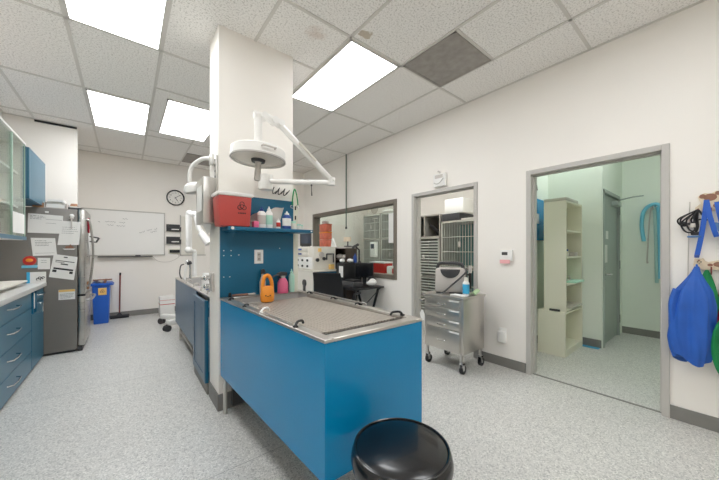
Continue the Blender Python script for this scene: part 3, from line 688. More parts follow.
# ------------------------------------------------------------------ pillar fittings
PY = 2.49
t = thing('back_panel', (.89, PY, .80), 'teal blue laminate splash panel on the pillar', 'panel')
part(B(.578, 1.203, PY - .012, PY - .001, .885, 1.715), 'panel', 'bluepanel', t)
m = MB()
for (x, z) in ((.605, 1.265), (.66, 1.265), (.605, 1.225), (.66, 1.225), (.605, 1.055), (.65, 1.055), (.72, 1.23), (1.07, 1.285)):
    m.cyl((x, PY - .012, z), (x, PY - .0145, z), .004, n=8)
part(m, 'screw_caps', 'white', t)
t = thing('outlet_plate', (.883, PY - .013, 1.16), 'white electrical outlet plate on the teal panel', 'outlet')
part(B(.845, .921, PY - .018, PY - .0125, 1.155, 1.272, .003), 'plate', 'white', t)
part(B(.868, .898, PY - .021, PY - .018, 1.175, 1.25, .003), 'receptacle', 'foam', t)
m = MB()
for z in (1.195, 1.232): m.box(.875, .879, PY - .0215, PY - .021, z - .008, z + .006).box(.887, .891, PY - .0215, PY - .021, z - .008, z + .006)
part(m, 'slots', 'inkdark', t)
t = thing('wall_shelf', (.93, 2.38, 1.41), 'teal blue shelf across the pillar holding bottles', 'shelf')
part(B(.59, 1.30, 2.29, PY - .013, 1.42, 1.448, .003), 'board', 'bluepanel', t)
part(MB().cyl((.62, 2.285, 1.435), (.62, 2.29, 1.435), .012, n=12).cyl((1.285, 2.285, 1.435), (1.285, 2.29, 1.435), .007, n=12), 'end_cap', 'white', t)
# sharps bin
t = thing('sharps_container', (.65, 2.38, 1.449), 'red sharps container with white lid at the shelf end', 'sharps container')
def taper_box(m, x0, x1, y0_, y1_, z0_, z1_, kb, bev=.012):
    b = m.mark(); cx, cy = (x0 + x1) / 2, (y0_ + y1_) / 2
    m.box(x0 - cx, x1 - cx, y0_ - cy, y1_ - cy, 0, z1_ - z0_, bev)
    for v in m.bm.verts:
        if v not in b:
            k = kb + (1 - kb) * v.co.z / (z1_ - z0_); v.co.x *= k; v.co.y *= k
    m.xf(b, Matrix.Translation((cx, cy, z0_)))
m = MB(); taper_box(m, .520, .760, 2.275, 2.470, 1.449, 1.675, .90); bd = part(m, 'container_body', 'sharps', t)
part(B(.510, .770, 2.264, 2.474, 1.672, 1.700, .010), 'lid', 'white', t)
m = MB(); c = Vector((.685, 2.2735, 1.60))
for k in range(3):
    a = PI / 2 + 2 * PI * k / 3; m.tube(arc((c.x + .018 * math.cos(a), c.y + .002, c.z + .018 * math.sin(a)), .016, math.degrees(a) - 140, math.degrees(a) + 140, 10, 'xz'), .0024, 5)
m.tube(arc((c.x, c.y + .002, c.z), .013, 0, 360, 14, 'xz'), .0018, 5)
for i, x in enumerate((.661, .673, .685, .697, .709)): m.box(x - .004, x + .003, 2.275, 2.279, 1.543, 1.553)
part(m, 'warning_symbol', 'inkdark', bd)
# bottles on the shelf
def bottle(name, x, y, z, r, h, body, cap, label, cat='bottle', nozzle=True, lab=None, group='bottles on the pillar shelf', sy=.7):
    t = thing(name, (x, y, z), label, cat, group)
    part(MB().lathe([(0, 0), (r * .95, 0), (r, .006), (r, h * .70), (r * .55, h * .80), (r * .4, h * .82), (0, h * .82)], (x, y, z), 20, 1, sy), 'body', body, t)
    m = MB(); m.lathe([(0, h * .80), (r * .5, h * .80), (r * .5, h * .88), (r * .28, h * .9), (r * (.12 if nozzle else .28), h), (0, h)], (x, y, z), 14)
    part(m, 'cap', cap, t)
    if lab: part(MB().lathe([(r * 1.01, h * .18), (r * 1.015, h * .2), (r * 1.015, h * .58), (r * 1.01, h * .6)], (x, y, z), 20, 1, sy), 'label', lab, t)
    return t
SZ = 1.449
bottle('bottle', .868, 2.37, SZ, .036, .175, 'white', 'navy', 'white bottle with blue cap, nearest the red sharps container', lab='foam')
bottle('bottle', .935, 2.38, SZ, .030, .185, 'white', 'white', 'white bottle with white nozzle and teal print on the shelf', lab='mint')
bottle('bottle', 1.000, 2.34, SZ, .018, .085, 'white', 'white', 'short white bottle with red print on the shelf', lab='red', nozzle=False)
bottle('bottle', 1.085, 2.36, SZ, .038, .155, 'navy', 'white', 'blue bottle with white nozzle on the shelf', lab='white')
for (x, y, r, h, l) in ((1.155, 2.38, .022, .075, 'white jar beside the blue bottle on the shelf'), (1.20, 2.36, .018, .05, 'small white jar, second from the shelf end'), (1.235, 2.39, .018, .045, 'small white jar at the shelf end')):
    t = thing('jar', (x, y, SZ), l, 'jar', 'jars on the pillar shelf')
    part(MB().lathe([(0, 0), (r, 0), (r, h * .75), (0, h * .75)], (x, y, SZ), 14), 'body', 'offwhite', t); part(MB().lathe([(0, h * .75), (r * 1.05, h * .75), (r * 1.05, h), (0, h)], (x, y, SZ), 14), 'lid', 'mint', t)
one(B(.785, .828, 2.31, 2.37, SZ, SZ + .05, .008), 'sponge', 'pink', 'pink block beside the red sharps container on the shelf', 'sponge')
def bagf(u, v):
    return Vector((.80 + .24 * u + .06 * v * u, 2.445 + .02 * math.sin(u * 6 + v * 3) * v, SZ + v * (.10 + .11 * u + .012 * math.sin(u * 11))))
one(MB().grid(bagf, 16, 10, .004), 'plastic_bag', 'foam', 'grey white plastic bag standing behind the shelf bottles', 'bag')
one(B(1.10, 1.28, 2.43, 2.47, SZ, SZ + .03, .004), 'gauze_pack', 'offwhite', 'flat white packet at the back of the shelf end', 'packet')

# uprights on the pillar
t = thing('slotted_upright', (.563, 2.56, 1.70), 'perforated metal strip on the narrow pillar side above the steel dispenser', 'bracket strip')
part(B(.555, .569, 2.505, 2.57, 1.68, 2.02, .001), 'strip', 'steel', t)
m = MB()
for k in range(7): m.cyl((.5535, 2.5375, 1.72 + k * .045), (.5555, 2.5375, 1.72 + k * .045), .009, n=10)
part(m, 'holes', 'inkdark', t)
t = thing('side_board', (1.25, 2.62, 0), 'beige upright board fixed to the right edge of the pillar', 'board')
part(B(1.21, 1.262, 2.50, 2.75, 0, 1.80, .003), 'board', 'cream', t)
m = MB()
for z in (1.46, 1.57, 1.66): m.box(1.228, 1.24, 2.497, 2.5, z - .018, z + .018)
part(m, 'slots', 'inkdark', t)
t = thing('paper_dispenser', (.50, 2.66, 1.47), 'stainless towel dispenser on the pillar above the far table', 'dispenser')
part(B(.462, .553, 2.50, 2.79, 1.48, 1.84, .008), 'housing', 'steel', t)
part(B(.4605, .462, 2.55, 2.74, 1.58, 1.78), 'label', 'paper', t)
part(MB().grid(lambda u, v: Vector((.49 + .04 * u, 2.56 + .2 * v, 1.50 - .10 * (.3 + .7 * abs(math.sin(v * 3))) * (1 if u > .5 else .6) * u)), 6, 8, .002), 'paper_towel', 'paper', t)
t = thing('pipe_fitting', (.555, 2.85, .92), 'metal hot and cold valve fitting on the narrow pillar side', 'valve')
m = MB()
m.box(.548, .569, 2.62, 2.72, .93, 1.08, .003); part(m, 'plate', 'foam', t)
for z in (.97, 1.04): part(MB().cyl((.55, 2.67, z), (.51, 2.67, z), .02, n=14).ball((.51, 2.67, z), .024, (.6, 1, 1), 8), 'knob', 'chrome', t)

# exam lamp
LX, LY, LZ = .745, 2.10, 1.915
t = thing('surgical_lamp', (.95, 2.47, 1.85), 'round white surgical lamp on a jointed arm fixed to the pillar', 'surgical lamp')
hd = MB(); hm = hd.mark(); tilt = Matrix.Translation((LX, LY, LZ)) @ Matrix.Rotation(math.radians(3), 4, 'Y')
hd.lathe([(0, .118), (.06, .115), (.085, .10), (.13, .088), (.176, .080), (.187, .07), (.190, .008), (.180, .004), (.178, .02), (0, .02)], (0, 0, 0), 48); hd.xf(hm, tilt)
h_ = part(hd, 'lamp_head', 'white', t)
m = MB(); b = m.mark(); m.lathe([(.180, .0), (.192, .0), (.192, .010), (.180, .010), (.180, 0)], (0, 0, 0), 48); m.xf(b, tilt); part(m, 'rim_seal', 'doorframe', h_)
m = MB(); b = m.mark(); m.lathe([(0, .004), (.178, .010), (.178, .016), (0, .016)], (0, 0, 0), 48); m.xf(b, tilt); part(m, 'lens', 'lens', h_)
m = MB(); b = m.mark(); m.lathe([(0, -.012), (.045, -.012), (.05, .006), (0, .006)], (0, 0, 0), 24); m.xf(b, tilt); part(m, 'hub', 'dark', h_)
m = MB(); b = m.mark(); m.lathe([(0, -.145), (.018, -.145), (.022, -.135), (.02, -.02), (.024, -.012), (0, -.012)], (0, 0, 0), 18); m.xf(b, tilt); part(m, 'handle', 'foam', h_)
m = MB(); b = m.mark(); m.tube([(-.045, -.186, .045), (-.045, -.212, .045), (.045, -.212, .045), (.045, -.186, .045)], .006, 8); m.xf(b, tilt); part(m, 'grip_rail', 'foam', h_)
part(MB().tube([(LX, LY, LZ + .10), (LX, LY, LZ + .335)], .028, 14), 'stem', 'white', t)
part(MB().tube([(LX - .03, LY, 2.238), (LX + .07, LY, 2.245), (.90, LY, 2.222)], .028, 12), 'yoke_arm', 'white', t)
for (x, z) in ((LX + .04, 2.243), (LX + .12, 2.232), (LX + .165, 2.226)): part(MB().cyl((x, LY - .036, z), (x, LY + .036, z), .026, n=14), 'joint', 'white', t)
part(MB().tube([(.90, 2.10, 2.225), (1.36, 2.09, 1.868)], .023, 14), 'upper_arm', 'white', t)
part(MB().tube([(1.05, 2.062, 2.105), (1.20, 2.059, 1.99)], .010, 8), 'spring_cover', 'offwhite', t)
part(MB().cyl((1.365, 2.09, 1.82), (1.365, 2.09, 1.885), .034, n=18).ball((1.365, 2.056, 1.862), .012, n=6), 'elbow', 'white', t)
part(MB().tube([(.93, 2.40, 1.85), (.98, 2.36, 1.845), (1.36, 2.09, 1.842)], .021, 12), 'lower_arm', 'white', t)
part(MB().cyl((.925, 2.425, 1.78), (.925, 2.425, 1.905), .055, n=20).box(.88, .97, 2.42, PY - .001, 1.79, 1.90, .004), 'wall_mount', 'white', t)
m = MB(); pts = []
for k in range(60):
    a = k * .62; pts.append((1.0 + .0025 * k + .012 * math.cos(a), 2.46 + .012 * math.sin(a), 1.80 - .03 * math.sin(k * .16) ** 2 + .02 * math.cos(a)))
m.tube(pts, .004, 6); one(m, 'coiled_cable', 'black', 'black coiled cable hanging behind the surgical lamp', 'cable')
t = thing('hanging_lead', (1.215, 2.3, 1.72), 'green cord with metal clips hanging at the right pillar edge', 'cord')
part(MB().tube(smoothpath([(1.19, 2.478, 1.68), (1.20, 2.475, 1.78), (1.215, 2.475, 1.83), (1.235, 2.475, 1.78), (1.25, 2.478, 1.69)]), .006, 6), 'cord_loop', 'green', t)
for p in ((1.19, 2.478, 1.668), (1.25, 2.478, 1.675)): part(MB().tube(arc(p, .014, 0, 360, 10, 'xz'), .0035, 5), 'clip', 'chrome', t)
one(MB().tube([(1.225, 2.18, 1.818), (1.225, 2.178, 1.77), (1.227, 2.178, 1.73)], [.003, .003, .006], 6).ball((1.225, 2.18, 1.818), .008, n=5), 'pull_cord', 'dark', 'short dark cord hanging from the lower lamp arm', 'cord')

# second lamp on far side
t = thing('exam_lamp', (.56, 2.9, 1.75), 'small white exam lamp on curved arm beyond the pillar', 'exam lamp')
part(B(.545, .569, 2.62, 2.72, 1.985, 2.07, .006), 'wall_bracket', 'white', t)
part(MB().tube(smoothpath([(.55, 2.67, 2.03), (.50, 2.74, 2.035), (.445, 2.86, 1.99), (.43, 2.90, 1.90), (.44, 2.92, 1.85)]), .017, 10), 'curved_arm', 'white', t)
m = MB(); b = m.mark(); m.lathe([(0, .07), (.05, .065), (.085, .04), (.095, 0), (.09, -.02), (.08, -.015), (0, -.01)], (0, 0, 0), 28); m.xf(b, Matrix.Translation((.480, 2.91, 1.795)) @ Matrix.Rotation(math.radians(-10), 4, 'Y')); part(m, 'lamp_head', 'white', t)
m = MB(); b = m.mark(); m.lathe([(0, -.016), (.078, -.018), (.07, -.024), (0, -.026)], (0, 0, 0), 28); m.xf(b, Matrix.Translation((.480, 2.91, 1.795)) @ Matrix.Rotation(math.radians(-10), 4, 'Y')); part(m, 'lens', 'foam', t)

# ------------------------------------------------------------------ wet tables
t = thing('wet_table', (.95, 1.76, 0), 'big blue wet table with steel grate standing before the pillar', 'exam table')
TX0, TX1, TY0, TY1, TZ = .648, 1.272, 1.040, 2.475, .895
part(B(TX0, TX0 + .018, TY0 + .018, 2.475, .285, TZ - .015), 'side_panel', 'blue', t)
part(B(TX1 - .018, TX1, TY0 + .018, 2.475, .285, TZ - .015), 'side_panel', 'blue', t)
part(B(TX0, TX1, TY0, TY0 + .018, .285, TZ - .015), 'end_panel', 'blue', t)
def basin(t, x0, x1, y0, y1, z, depth, wl, wr, wn, wf):
    m = MB(); zt = z; zi = z - depth
    m.box(x0 - .004, x0 + wl, y0 - .004, y1, z - .017, z, .003, 1).box(x1 - wr, x1 + .004, y0 - .004, y1, z - .017, z, .003, 1)
    m.box(x0 + wl, x1 - wr, y0 - .004, y0 + wn, z - .017, z, .003, 1).box(x0 + wl, x1 - wr, y1 - wf, y1, z - .017, z, .003, 1)
    part(m, 'rim', 'steelx', t)
    m = MB(); a, b, c, d = x0 + wl - .002, x1 - wr + .002, y0 + wn - .002, y1 - wf + .002
    m.box(a - .004, a, c, d, zi, z - .004).box(b, b + .004, c, d, zi, z - .004).box(a, b, c - .004, c, zi, z - .004).box(a, b, d, d + .004, zi, z - .004).box(a, b, c, d, zi - .004, zi)
    part(m, 'basin', 'basinsteel', t)
basin(t, TX0, TX1, TY0, TY1, TZ, .10, .045, .045, .06, .06)
m = MB(); x = TX0 + .070
while x < TX1 - .064:
    q = [(x + dx, y, z) for (y, z) in ((TY0 + .125, TZ - .010), (2.22, TZ - .022)) for dx in (-.0088, .0088)]
    lo_ = [(a, b, c - .010) for (a, b, c) in q]
    V = [m.bm.verts.new(p) for p in q + lo_]
    for f in ((0, 1, 3, 2), (4, 6, 7, 5), (0, 4, 5, 1), (2, 3, 7, 6), (0, 2, 6, 4), (1, 5, 7, 3)): m.bm.faces.new([V[k] for k in f])
    x += .0225
for y in (TY0 + .14, 1.45, 1.80, 2.20): m.box(TX0 + .055, TX1 - .055, y - .006, y + .006, TZ - .040, TZ - .030)
m.box(TX0 + .054, TX0 + .062, TY0 + .115, 2.22, TZ - .03, TZ - .006).box(TX1 - .062, TX1 - .054, TY0 + .115, 2.22, TZ - .03, TZ - .006)
part(m, 'grate', 'gratebar', t)
part(B(TX0 + .052, TX1 - .052, TY0 + .066, 2.20, TZ - .062, TZ - .05), 'gap_shade_sheet', 'dark', t)  # dark sheet added under the grate so the gaps between bars read as shade
def tie(x, y, big=0, mm='black'):
    m = MB(); s = 1 if x < .95 else -1
    m.box(x - .010, x + .010, y - .010, y + .010, TZ - .001, TZ + .008, .002)
    k = .5 + .5 * big
    m.tube(smoothpath([(x, y, TZ + .006), (x + s * .015 * k, y + .01, TZ + .012 + big * .010), (x + s * .05 * k, y + .03 * k, TZ + .012 + big * .008), (x + s * .06 * k, y + .035 * k, TZ + .004)], 3), .0055 + .001 * big, 8)
    part(m, 'tie_hook', mm, t)
tie(.66, 2.30); tie(.655, 1.98); tie(.66, 1.72, 1, 'white'); tie(.655, 1.30, 1); tie(1.25, 2.22); tie(1.25, 1.85); tie(1.25, 1.55); tie(1.235, 1.15, 1)
part(MB().tube([(1.262, 1.50, TZ + .012), (1.262, 2.30, TZ + .012)], .006, 8), 'rail', 'steel', t)
part(MB().tube([(.66, 1.34, TZ + .010), (.66, 1.68, TZ + .010)], .005, 8), 'rail', 'steel', t)
for (x, y) in ((.665, 2.42), (1.24, 2.42)): part(MB().cyl((x, y, 0), (x, y, .76), .014, n=12), 'leg', 'steel', t)
part(MB().tube([(.95, 2.2, .76), (.95, 2.2, .35), (.95, 2.3, .30), (.95, 2.47, .30)], .022, 12), 'drain_pipe', 'dark', t)
part(B(.72, 1.2, 2.44, 2.47, .03, .30), 'rear_brace', 'dark', t)

# the table stands a touch askew: its long side runs from the pillar edge outward
for c in t.children:
    for v in c.data.vertices:
        y = v.co.y + t.location.y; x = v.co.x + t.location.x
        k = max(0, min(1, (y - TY0) / (TY1 - TY0))) * max(0, min(1, (TX1 - x) / (TX1 - TX0)))
        v.co.x -= .068 * k
# things on the near wet table
def spray_bottle(x, y, z, r, h, body, label, rot=0):
    t = thing('spray_bottle', (x, y, z), label, 'spray bottle', 'bottles on the wet table')
    part(MB().lathe([(0, 0), (r, 0), (r * 1.02, .01), (r, h * .48), (r * .62, h * .66), (r * .36, h * .72), (0, h * .72)], (x, y, z), 22), 'body', body, t)
    part(MB().lathe([(0, h * .70), (r * .45, h * .70), (r * .45, h * .80), (0, h * .80)], (x, y, z), 16), 'collar', 'foam', t)
    m = MB(); b = m.mark(); L = r * 1.3
    m.prism([(-L * .6, h * .80), (L * .9, h * .84), (L * .9, h * .93), (L * .3, h), (-L * .6, h * .97)], 'y', -r * .28, r * .28, .003)
    m.tube([(L * .35, 0, h * .84), (L * .8, 0, h * .72), (L * .6, 0, h * .62)], .005, 6); m.xf(b, Matrix.Translation((x, y, z)) @ Matrix.Rotation(rot, 4, 'Z')); part(m, 'trigger_head', 'dark', t)
    return t
spray_bottle(.905, 2.445, TZ, .026, .215, 'foam', 'grey spray bottle standing behind the orange jug', .6)
spray_bottle(1.075, 2.42, TZ, .046, .185, 'pink', 'pink spray bottle on the wet table edge', PI)
# orange looped jug
t = thing('shampoo_jug', (.838, 2.165, .879), 'orange loop handled jug with a printed face in the wet table', 'jug')
OX, OY, OZ = .838, 2.165, .879
m = MB(); m.lathe([(0, 0), (.046, 0), (.052, .012), (.053, .06), (.046, .10), (.036, .118), (0, .122)], (OX, OY, OZ), 24, 1, .7); part(m, 'body', 'orange', t)
part(MB().tube(smoothpath([(OX - .036, OY, OZ + .085), (OX - .034, OY, OZ + .15), (OX - .018, OY, OZ + .192), (OX + .010, OY, OZ + .194), (OX + .030, OY, OZ + .155), (OX + .037, OY, OZ + .085)]), .0145, 10), 'loop_handle', 'orange', t)
m = MB(); b = m.mark()
for s in (-1, 1): m.ball((s * .016, -.0375, .05), .005, (1, .4, 1), 6)
m.tube([(-.008, -.0385, .047), (-.004, -.039, .041), (0, -.039, .045), (.004, -.039, .041), (.008, -.0385, .047)], .0018, 5); m.xf(b, Matrix.Translation((OX, OY, OZ)) @ Matrix.Rotation(math.radians(-14), 4, 'Z')); part(m, 'printed_face', 'inkdark', t)
part(MB().tube(smoothpath([(.87, 2.18, 1.02), (.92, 2.26, 1.055), (1.0, 2.34, 1.06), (1.04, 2.39, 1.03)]), .006, 8), 'tube_strap', 'dark', t)
bottle('squeeze_bottle', 1.165, 2.435, TZ, .026, .205, 'mint', 'mint', 'tall mint green bottle on the wet table corner', group=None, sy=1)
t = thing('grooming_tool', (.70, 2.44, TZ), 'small brown and grey grooming tools on the table ledge', 'tool')
part(MB().tube([(.66, 2.45, TZ + .012), (.78, 2.44, TZ + .012)], .009, 8), 'handle', 'patch', t); part(B(.78, .84, 2.43, 2.455, TZ + .001, TZ + .018, .003), 'head', 'foam', t)
t = thing('bottle_stopper', (.655, 2.44, TZ), 'tiny black stopper at the table corner by the pillar', 'stopper')
part(MB().lathe([(0, 0), (.012, 0), (.012, .02), (.008, .035), (0, .035)], (.645, 2.455, TZ), 12), 'knob', 'black', t)

t = thing('wet_table', (.90, 3.85, 0), 'slate blue wet table behind the pillar, with raised end door', 'exam table')
VX0, VX1, VY0, VY1, VZ = .575, 1.22, 2.83, 5.10, .86
part(B(VX0, VX0 + .018, 3.45, VY1, .21, VZ - .015), 'side_panel', 'slate2', t)
part(B(VX1 - .018, VX1, VY0, VY1, .21, VZ - .015), 'side_panel', 'slate2', t)
part(B(VX0, VX1, VY1 - .018, VY1, .21, VZ - .015), 'end_panel', 'slate2', t)
part(B(VX0, VX1, VY0, VY0 + .018, .10, VZ - .015), 'end_panel', 'bluepanel', t)
d = part(B(VX0 - .024, VX0 - .002, 2.89, 3.45, .09, .81, .006), 'door', 'slate2', t)
f = MB().box(VX0 - .032, VX0 - .024, 2.89, 2.95, .09, .81).box(VX0 - .032, VX0 - .024, 3.39, 3.45, .09, .81).box(VX0 - .032, VX0 - .024, 2.95, 3.39, .75, .81).box(VX0 - .032, VX0 - .024, 2.95, 3.39, .09, .15); part(f, 'raised_frame', 'slate2', d)
part(B(VX0 - .03, VX0 - .002, 2.86, 2.888, .09, .82), 'door_edge', 'bluepanel', d)
part(B(VX0 - .02, VX0 + .05, 2.83, 3.45, 0, .09), 'plinth', 'base', t)
basin(t, VX0, VX1, VY0, VY1, VZ, .14, .05, .05, .08, .08)
for y in (4.80,): part(MB().cyl((.60, y, 0), (.60, y, .75), .016, n=12), 'leg', 'steel', t)
part(MB().cyl((1.19, 4.80, 0), (1.19, 4.80, .75), .016, n=12), 'leg', 'steel', t)
part(MB().tube([(.60, 4.80, .12), (1.19, 4.80, .12)], .01, 8).tube([(.60, 4.80, .12), (.60, 3.46, .12)], .01, 8), 'stretcher', 'steel', t)
def hook2(y):
    m = MB().tube([(.59, y, VZ), (.60, y + .02, VZ + .03), (.64, y + .05, VZ + .03), (.66, y + .06, VZ + .005)], .008, 8); part(m, 'tie_hook', 'foam', t)
for y in (3.0, 3.3, 3.7, 4.2): hook2(y)
part(MB().tube(smoothpath([(1.1, 4.72, VZ), (1.1, 4.72, 1.12), (1.06, 4.66, 1.18), (1.0, 4.60, 1.16), (.98, 4.58, 1.10)]), .014, 10).tube(smoothpath([(.72, 4.80, VZ), (.72, 4.80, 1.05), (.69, 4.78, 1.12), (.66, 4.76, 1.08)]), .014, 10), 'faucet', 'chrome', t)
one(MB().box(.63, .80, 3.05, 3.28, VZ + .001, VZ + .05, .01), 'instrument_tray', 'navy', 'small blue tray on the far wet table rim', 'tray')
t = thing('hose_sprayer', (.70, 4.62, VZ), 'white handled hose sprayer standing on the far wet table', 'sprayer')
part(MB().tube([(.62, 4.60, VZ), (.64, 4.60, 1.02), (.66, 4.60, 1.09)], .016, 10), 'handle', 'white', t); part(MB().tube([(.655, 4.60, 1.08), (.70, 4.58, 1.10)], [.02, .026], 12), 'nozzle', 'dark', t)
one(MB().tube(smoothpath([(.60, 4.7, VZ + .012), (.575, 4.66, .95), (.59, 4.68, 1.05), (.63, 4.72, 1.07)]), .008, 8), 'rubber_hose', 'dark', 'dark hose rising at the far table corner', 'hose')
t = thing('jug', (.9, 3.6, VZ), 'white jug with metal band on the far wet table', 'jug')
part(MB().lathe([(0, 0), (.06, 0), (.06, .19), (.05, .21), (.045, .24), (0, .24)], (.84, 4.32, VZ - .14), 20), 'body', 'white', t)
part(MB().lathe([(.062, .16), (.064, .165), (.064, .185), (.062, .19)], (.84, 4.32, VZ - .14), 20), 'band', 'foam', t)

# ------------------------------------------------------------------ stool
SX, SY, STZ = .853, .801, .508
t = thing('stool', (SX, SY, 0), 'round black padded stool in front of the big blue table', 'stool')
R_ = .190
st = part(MB().lathe([(0, STZ), (.08, STZ - .001), (.14, STZ - .005), (R_ - .016, STZ - .012), (R_ - .006, STZ - .018), (R_ + .006, STZ - .036), (R_ + .010, STZ - .06), (R_ + .004, STZ - .09), (R_ - .02, STZ - .108), (0, STZ - .108)], (SX, SY, 0), 56), 'seat', 'vinyl', t)
part(MB().tube([(SX + (R_ - .006) * math.cos(2 * PI * k / 56), SY + (R_ - .006) * math.sin(2 * PI * k / 56), STZ - .014) for k in range(56)], .005, 6, closed=True), 'piping', 'vinyl', st)
part(MB().cyl((SX, SY, .10), (SX, SY, STZ - .105), .026, n=16).lathe([(0, .09), (.045, .09), (.04, .17), (0, .17)], (SX, SY, 0), 16), 'column', 'chrome', t)
part(MB().lathe([(0, STZ - .12), (.12, STZ - .12), (.13, STZ - .107), (0, STZ - .107)], (SX, SY, 0), 20), 'seat_plate', 'dark', t)
for k in range(5):
    a = 2 * PI * k / 5 + .35; c, s = math.cos(a), math.sin(a)
    l = part(MB().tube([(SX, SY, .12), (SX + .12 * c, SY + .12 * s, .105), (SX + .20 * c, SY + .20 * s, .075)], [.022, .019, .014], 10), 'leg', 'chrome', t)
    m = MB(); p = Vector((SX + .20 * c, SY + .20 * s, .028)); q = Vector((-s, c, 0)) * .012
    m.cyl(p - q, p + q, .028, n=14).tube([p, p + Vector((0, 0, .05))], .008, 6); part(m, 'caster', 'black', l)

# ------------------------------------------------------------------ lab corner by the window
t = thing('lab_cabinet', (2.68, 4.8, 0), 'teal base cabinet with white front under the anesthesia machine', 'cabinet')
part(B(2.44, 2.93, 4.26, 5.6, 0, .90), 'body', 'bluepanel', t)
part(B(2.425, 2.44, 4.27, 5.6, .06, .90), 'front_panel', 'offwhite', t)
part(B(2.415, 2.945, 4.245, 5.62, .90, .93, .003), 'counter_top', 'offwhite', t)
part(MB().cyl((2.425, 4.55, .70), (2.405, 4.55, .70), .06, n=18).box(2.40, 2.425, 4.52, 4.58, .55, .66, .004), 'gauge', 'dark', t)
t = thing('anesthesia_machine', (2.68, 4.75, .931), 'white anesthesia machine with knobs and small drawers on the teal cabinet', 'medical machine')
part(B(2.47, 2.92, 4.33, 5.15, .931, 1.33, .008), 'housing', 'offwhite', t)
for z in (1.245, 1.165):
    d = part(B(2.452, 2.47, 4.50, 5.1, z, z + .065, .003), 'drawer', 'offwhite', t); part(B(2.446, 2.452, 4.72, 4.84, z + .02, z + .05), 'drawer_label', 'navy', d)
part(B(2.455, 2.47, 4.36, 5.1, .945, 1.145, .003), 'control_panel', 'white', t)
for i, y in enumerate((4.5, 4.68, 4.86)):
    for z in (.99, 1.09): part(MB().cyl((2.455, y, z), (2.435, y, z), .020, n=14), 'knob', 'dark', t)
part(MB().cyl((2.62, 4.30, 1.19), (2.62, 4.33, 1.19), .045, n=16), 'dial', 'foam', t)
part(MB().cyl((2.67, 4.30, 1.12), (2.67, 4.33, 1.12), .028, n=14).cyl((2.54, 4.30, 1.10), (2.54, 4.33, 1.10), .03, n=14), 'knob', 'dark', t)
part(MB().tube([(2.72, 4.31, 1.20), (2.86, 4.31, 1.20), (2.86, 4.31, 1.05)], .012, 8).tube([(2.72, 4.31, 1.20), (2.72, 4.31, 1.10)], .012, 8), 'breathing_pipe', 'dark', t)
part(B(2.56, 2.62, 4.318, 4.33, 1.24, 1.30), 'yellow_tag', 'yellow', t)
t = thing('patient_monitor', (2.62, 4.80, 1.331), 'small grey patient monitor on top of the anesthesia machine', 'monitor')
a = Matrix.Translation((2.60, 4.84, 1.345)) @ Matrix.Rotation(math.radians(-28), 4, 'Z')
m = MB(); b = m.mark(); m.box(-.105, .105, -.05, .06, .0, .245, .012); m.xf(b, a); part(m, 'casing', 'dark', t)
m = MB(); b = m.mark(); m.box(-.082, .082, -.054, -.0495, .045, .215); m.xf(b, a); part(m, 'screen', 'screen', t)
m = MB(); b = m.mark(); m.box(-.08, .08, -.05, .05, -.014, .0); m.xf(b, a); part(m, 'base', 'dark', t)
one(B(2.76, 2.86, 4.27, 4.32, .931, 1.02, .012), 'sponge_block', 'yellow', 'pale yellow block at the counter edge beside the machine', 'sponge')
one(MB().lathe([(0, 0), (.05, 0), (.05, .25), (.03, .30), (0, .30)], (2.52, 5.30, .931), 16), 'canister', 'white', 'white canister at the hidden end of the teal cabinet', 'canister')
# bookshelf under the window
t = thing('open_bookcase', (3.08, 4.8, 0), 'dark brown open bookcase below the interior window', 'bookcase')
m = MB(); bx0, bx1, by0, by1 = 2.96, 3.20, 4.07, 5.56
m.box(bx0, bx1, by0, by0 + .02, 0, 1.30).box(bx0, bx1, by1 - .02, by1, 0, 1.30).box(bx1 - .012, bx1, by0, by1, 0, 1.30).box(bx0, bx1, 4.60, 4.62, 0, 1.30)
part(m, 'carcass', 'walnut', t)
part(B(bx0 - .012, bx1, by0 - .01, by1 + .01, 1.30, 1.325, .002), 'top_board', 'foam', t)
for z in (.30, .62, .86, 1.08): part(B(bx0 + .005, bx1 - .012, by0 + .02, by1 - .02, z, z + .018), 'shelf', 'walnut', t)
for (y, z, s, l) in ((4.20, 1.099, .06, 'white round package on the top shelf of the brown bookcase, nearest its end'), (4.38, 1.099, .065, 'white round package on the top shelf of the brown bookcase, deeper in'), (4.22, .879, .06, 'pale round package on the second shelf of the brown bookcase, nearest its end'), (4.40, .879, .055, 'pale round package on the second shelf of the brown bookcase, deeper in')):
    one(MB().ball((3.06, y, z + s * .8), s, (1.2, 1.2, .8), 10), 'bandage_roll', 'foam' if z > 1 else 'offwhite', l, 'package', 'round packages in the bookcase')
# orange tubs stacked on bookcase top
for k in range(3):
    y = 4.99; z = 1.326 + k * .155
    t = thing('specimen_tub', (3.12, y, z), ['lowest red tub in the stack on the bookcase', 'middle red tub in the stack on the bookcase', 'topmost red tub in the stack on the bookcase'][k], 'tub', 'red tubs stacked on the bookcase')
    part(B(3.06, 3.185, y - .135, y + .135, z, z + .125, .008), 'tub', 'redlite', t)
    part(B(3.054, 3.19, y - .14, y + .14, z + .125, z + .148, .004), 'lid', 'orange' if k % 2 else 'redlite', t)
one(B(3.08, 3.17, 4.94, 5.06, 1.792, 1.85, .01), 'clear_tub', 'foam', 'small pale tub on top of the red tub stack', 'tub')
one(MB().prism([(4.55, 1.326), (4.72, 1.326), (4.68, 1.50), (4.66, 1.50)], 'x', 3.07, 3.10), 'folded_card', 'white', 'white folded card standing on the bookcase top', 'card')
t = thing('tag_board', (3.1, 4.0, 1.326), 'tan card on a dark stand at the bookcase end', 'card stand')
part(MB().tube([(3.08, 4.18, 1.326), (3.08, 4.18, 1.45)], .012, 8).box(3.04, 3.12, 4.12, 4.24, 1.326, 1.345, .003), 'stand', 'dark', t)
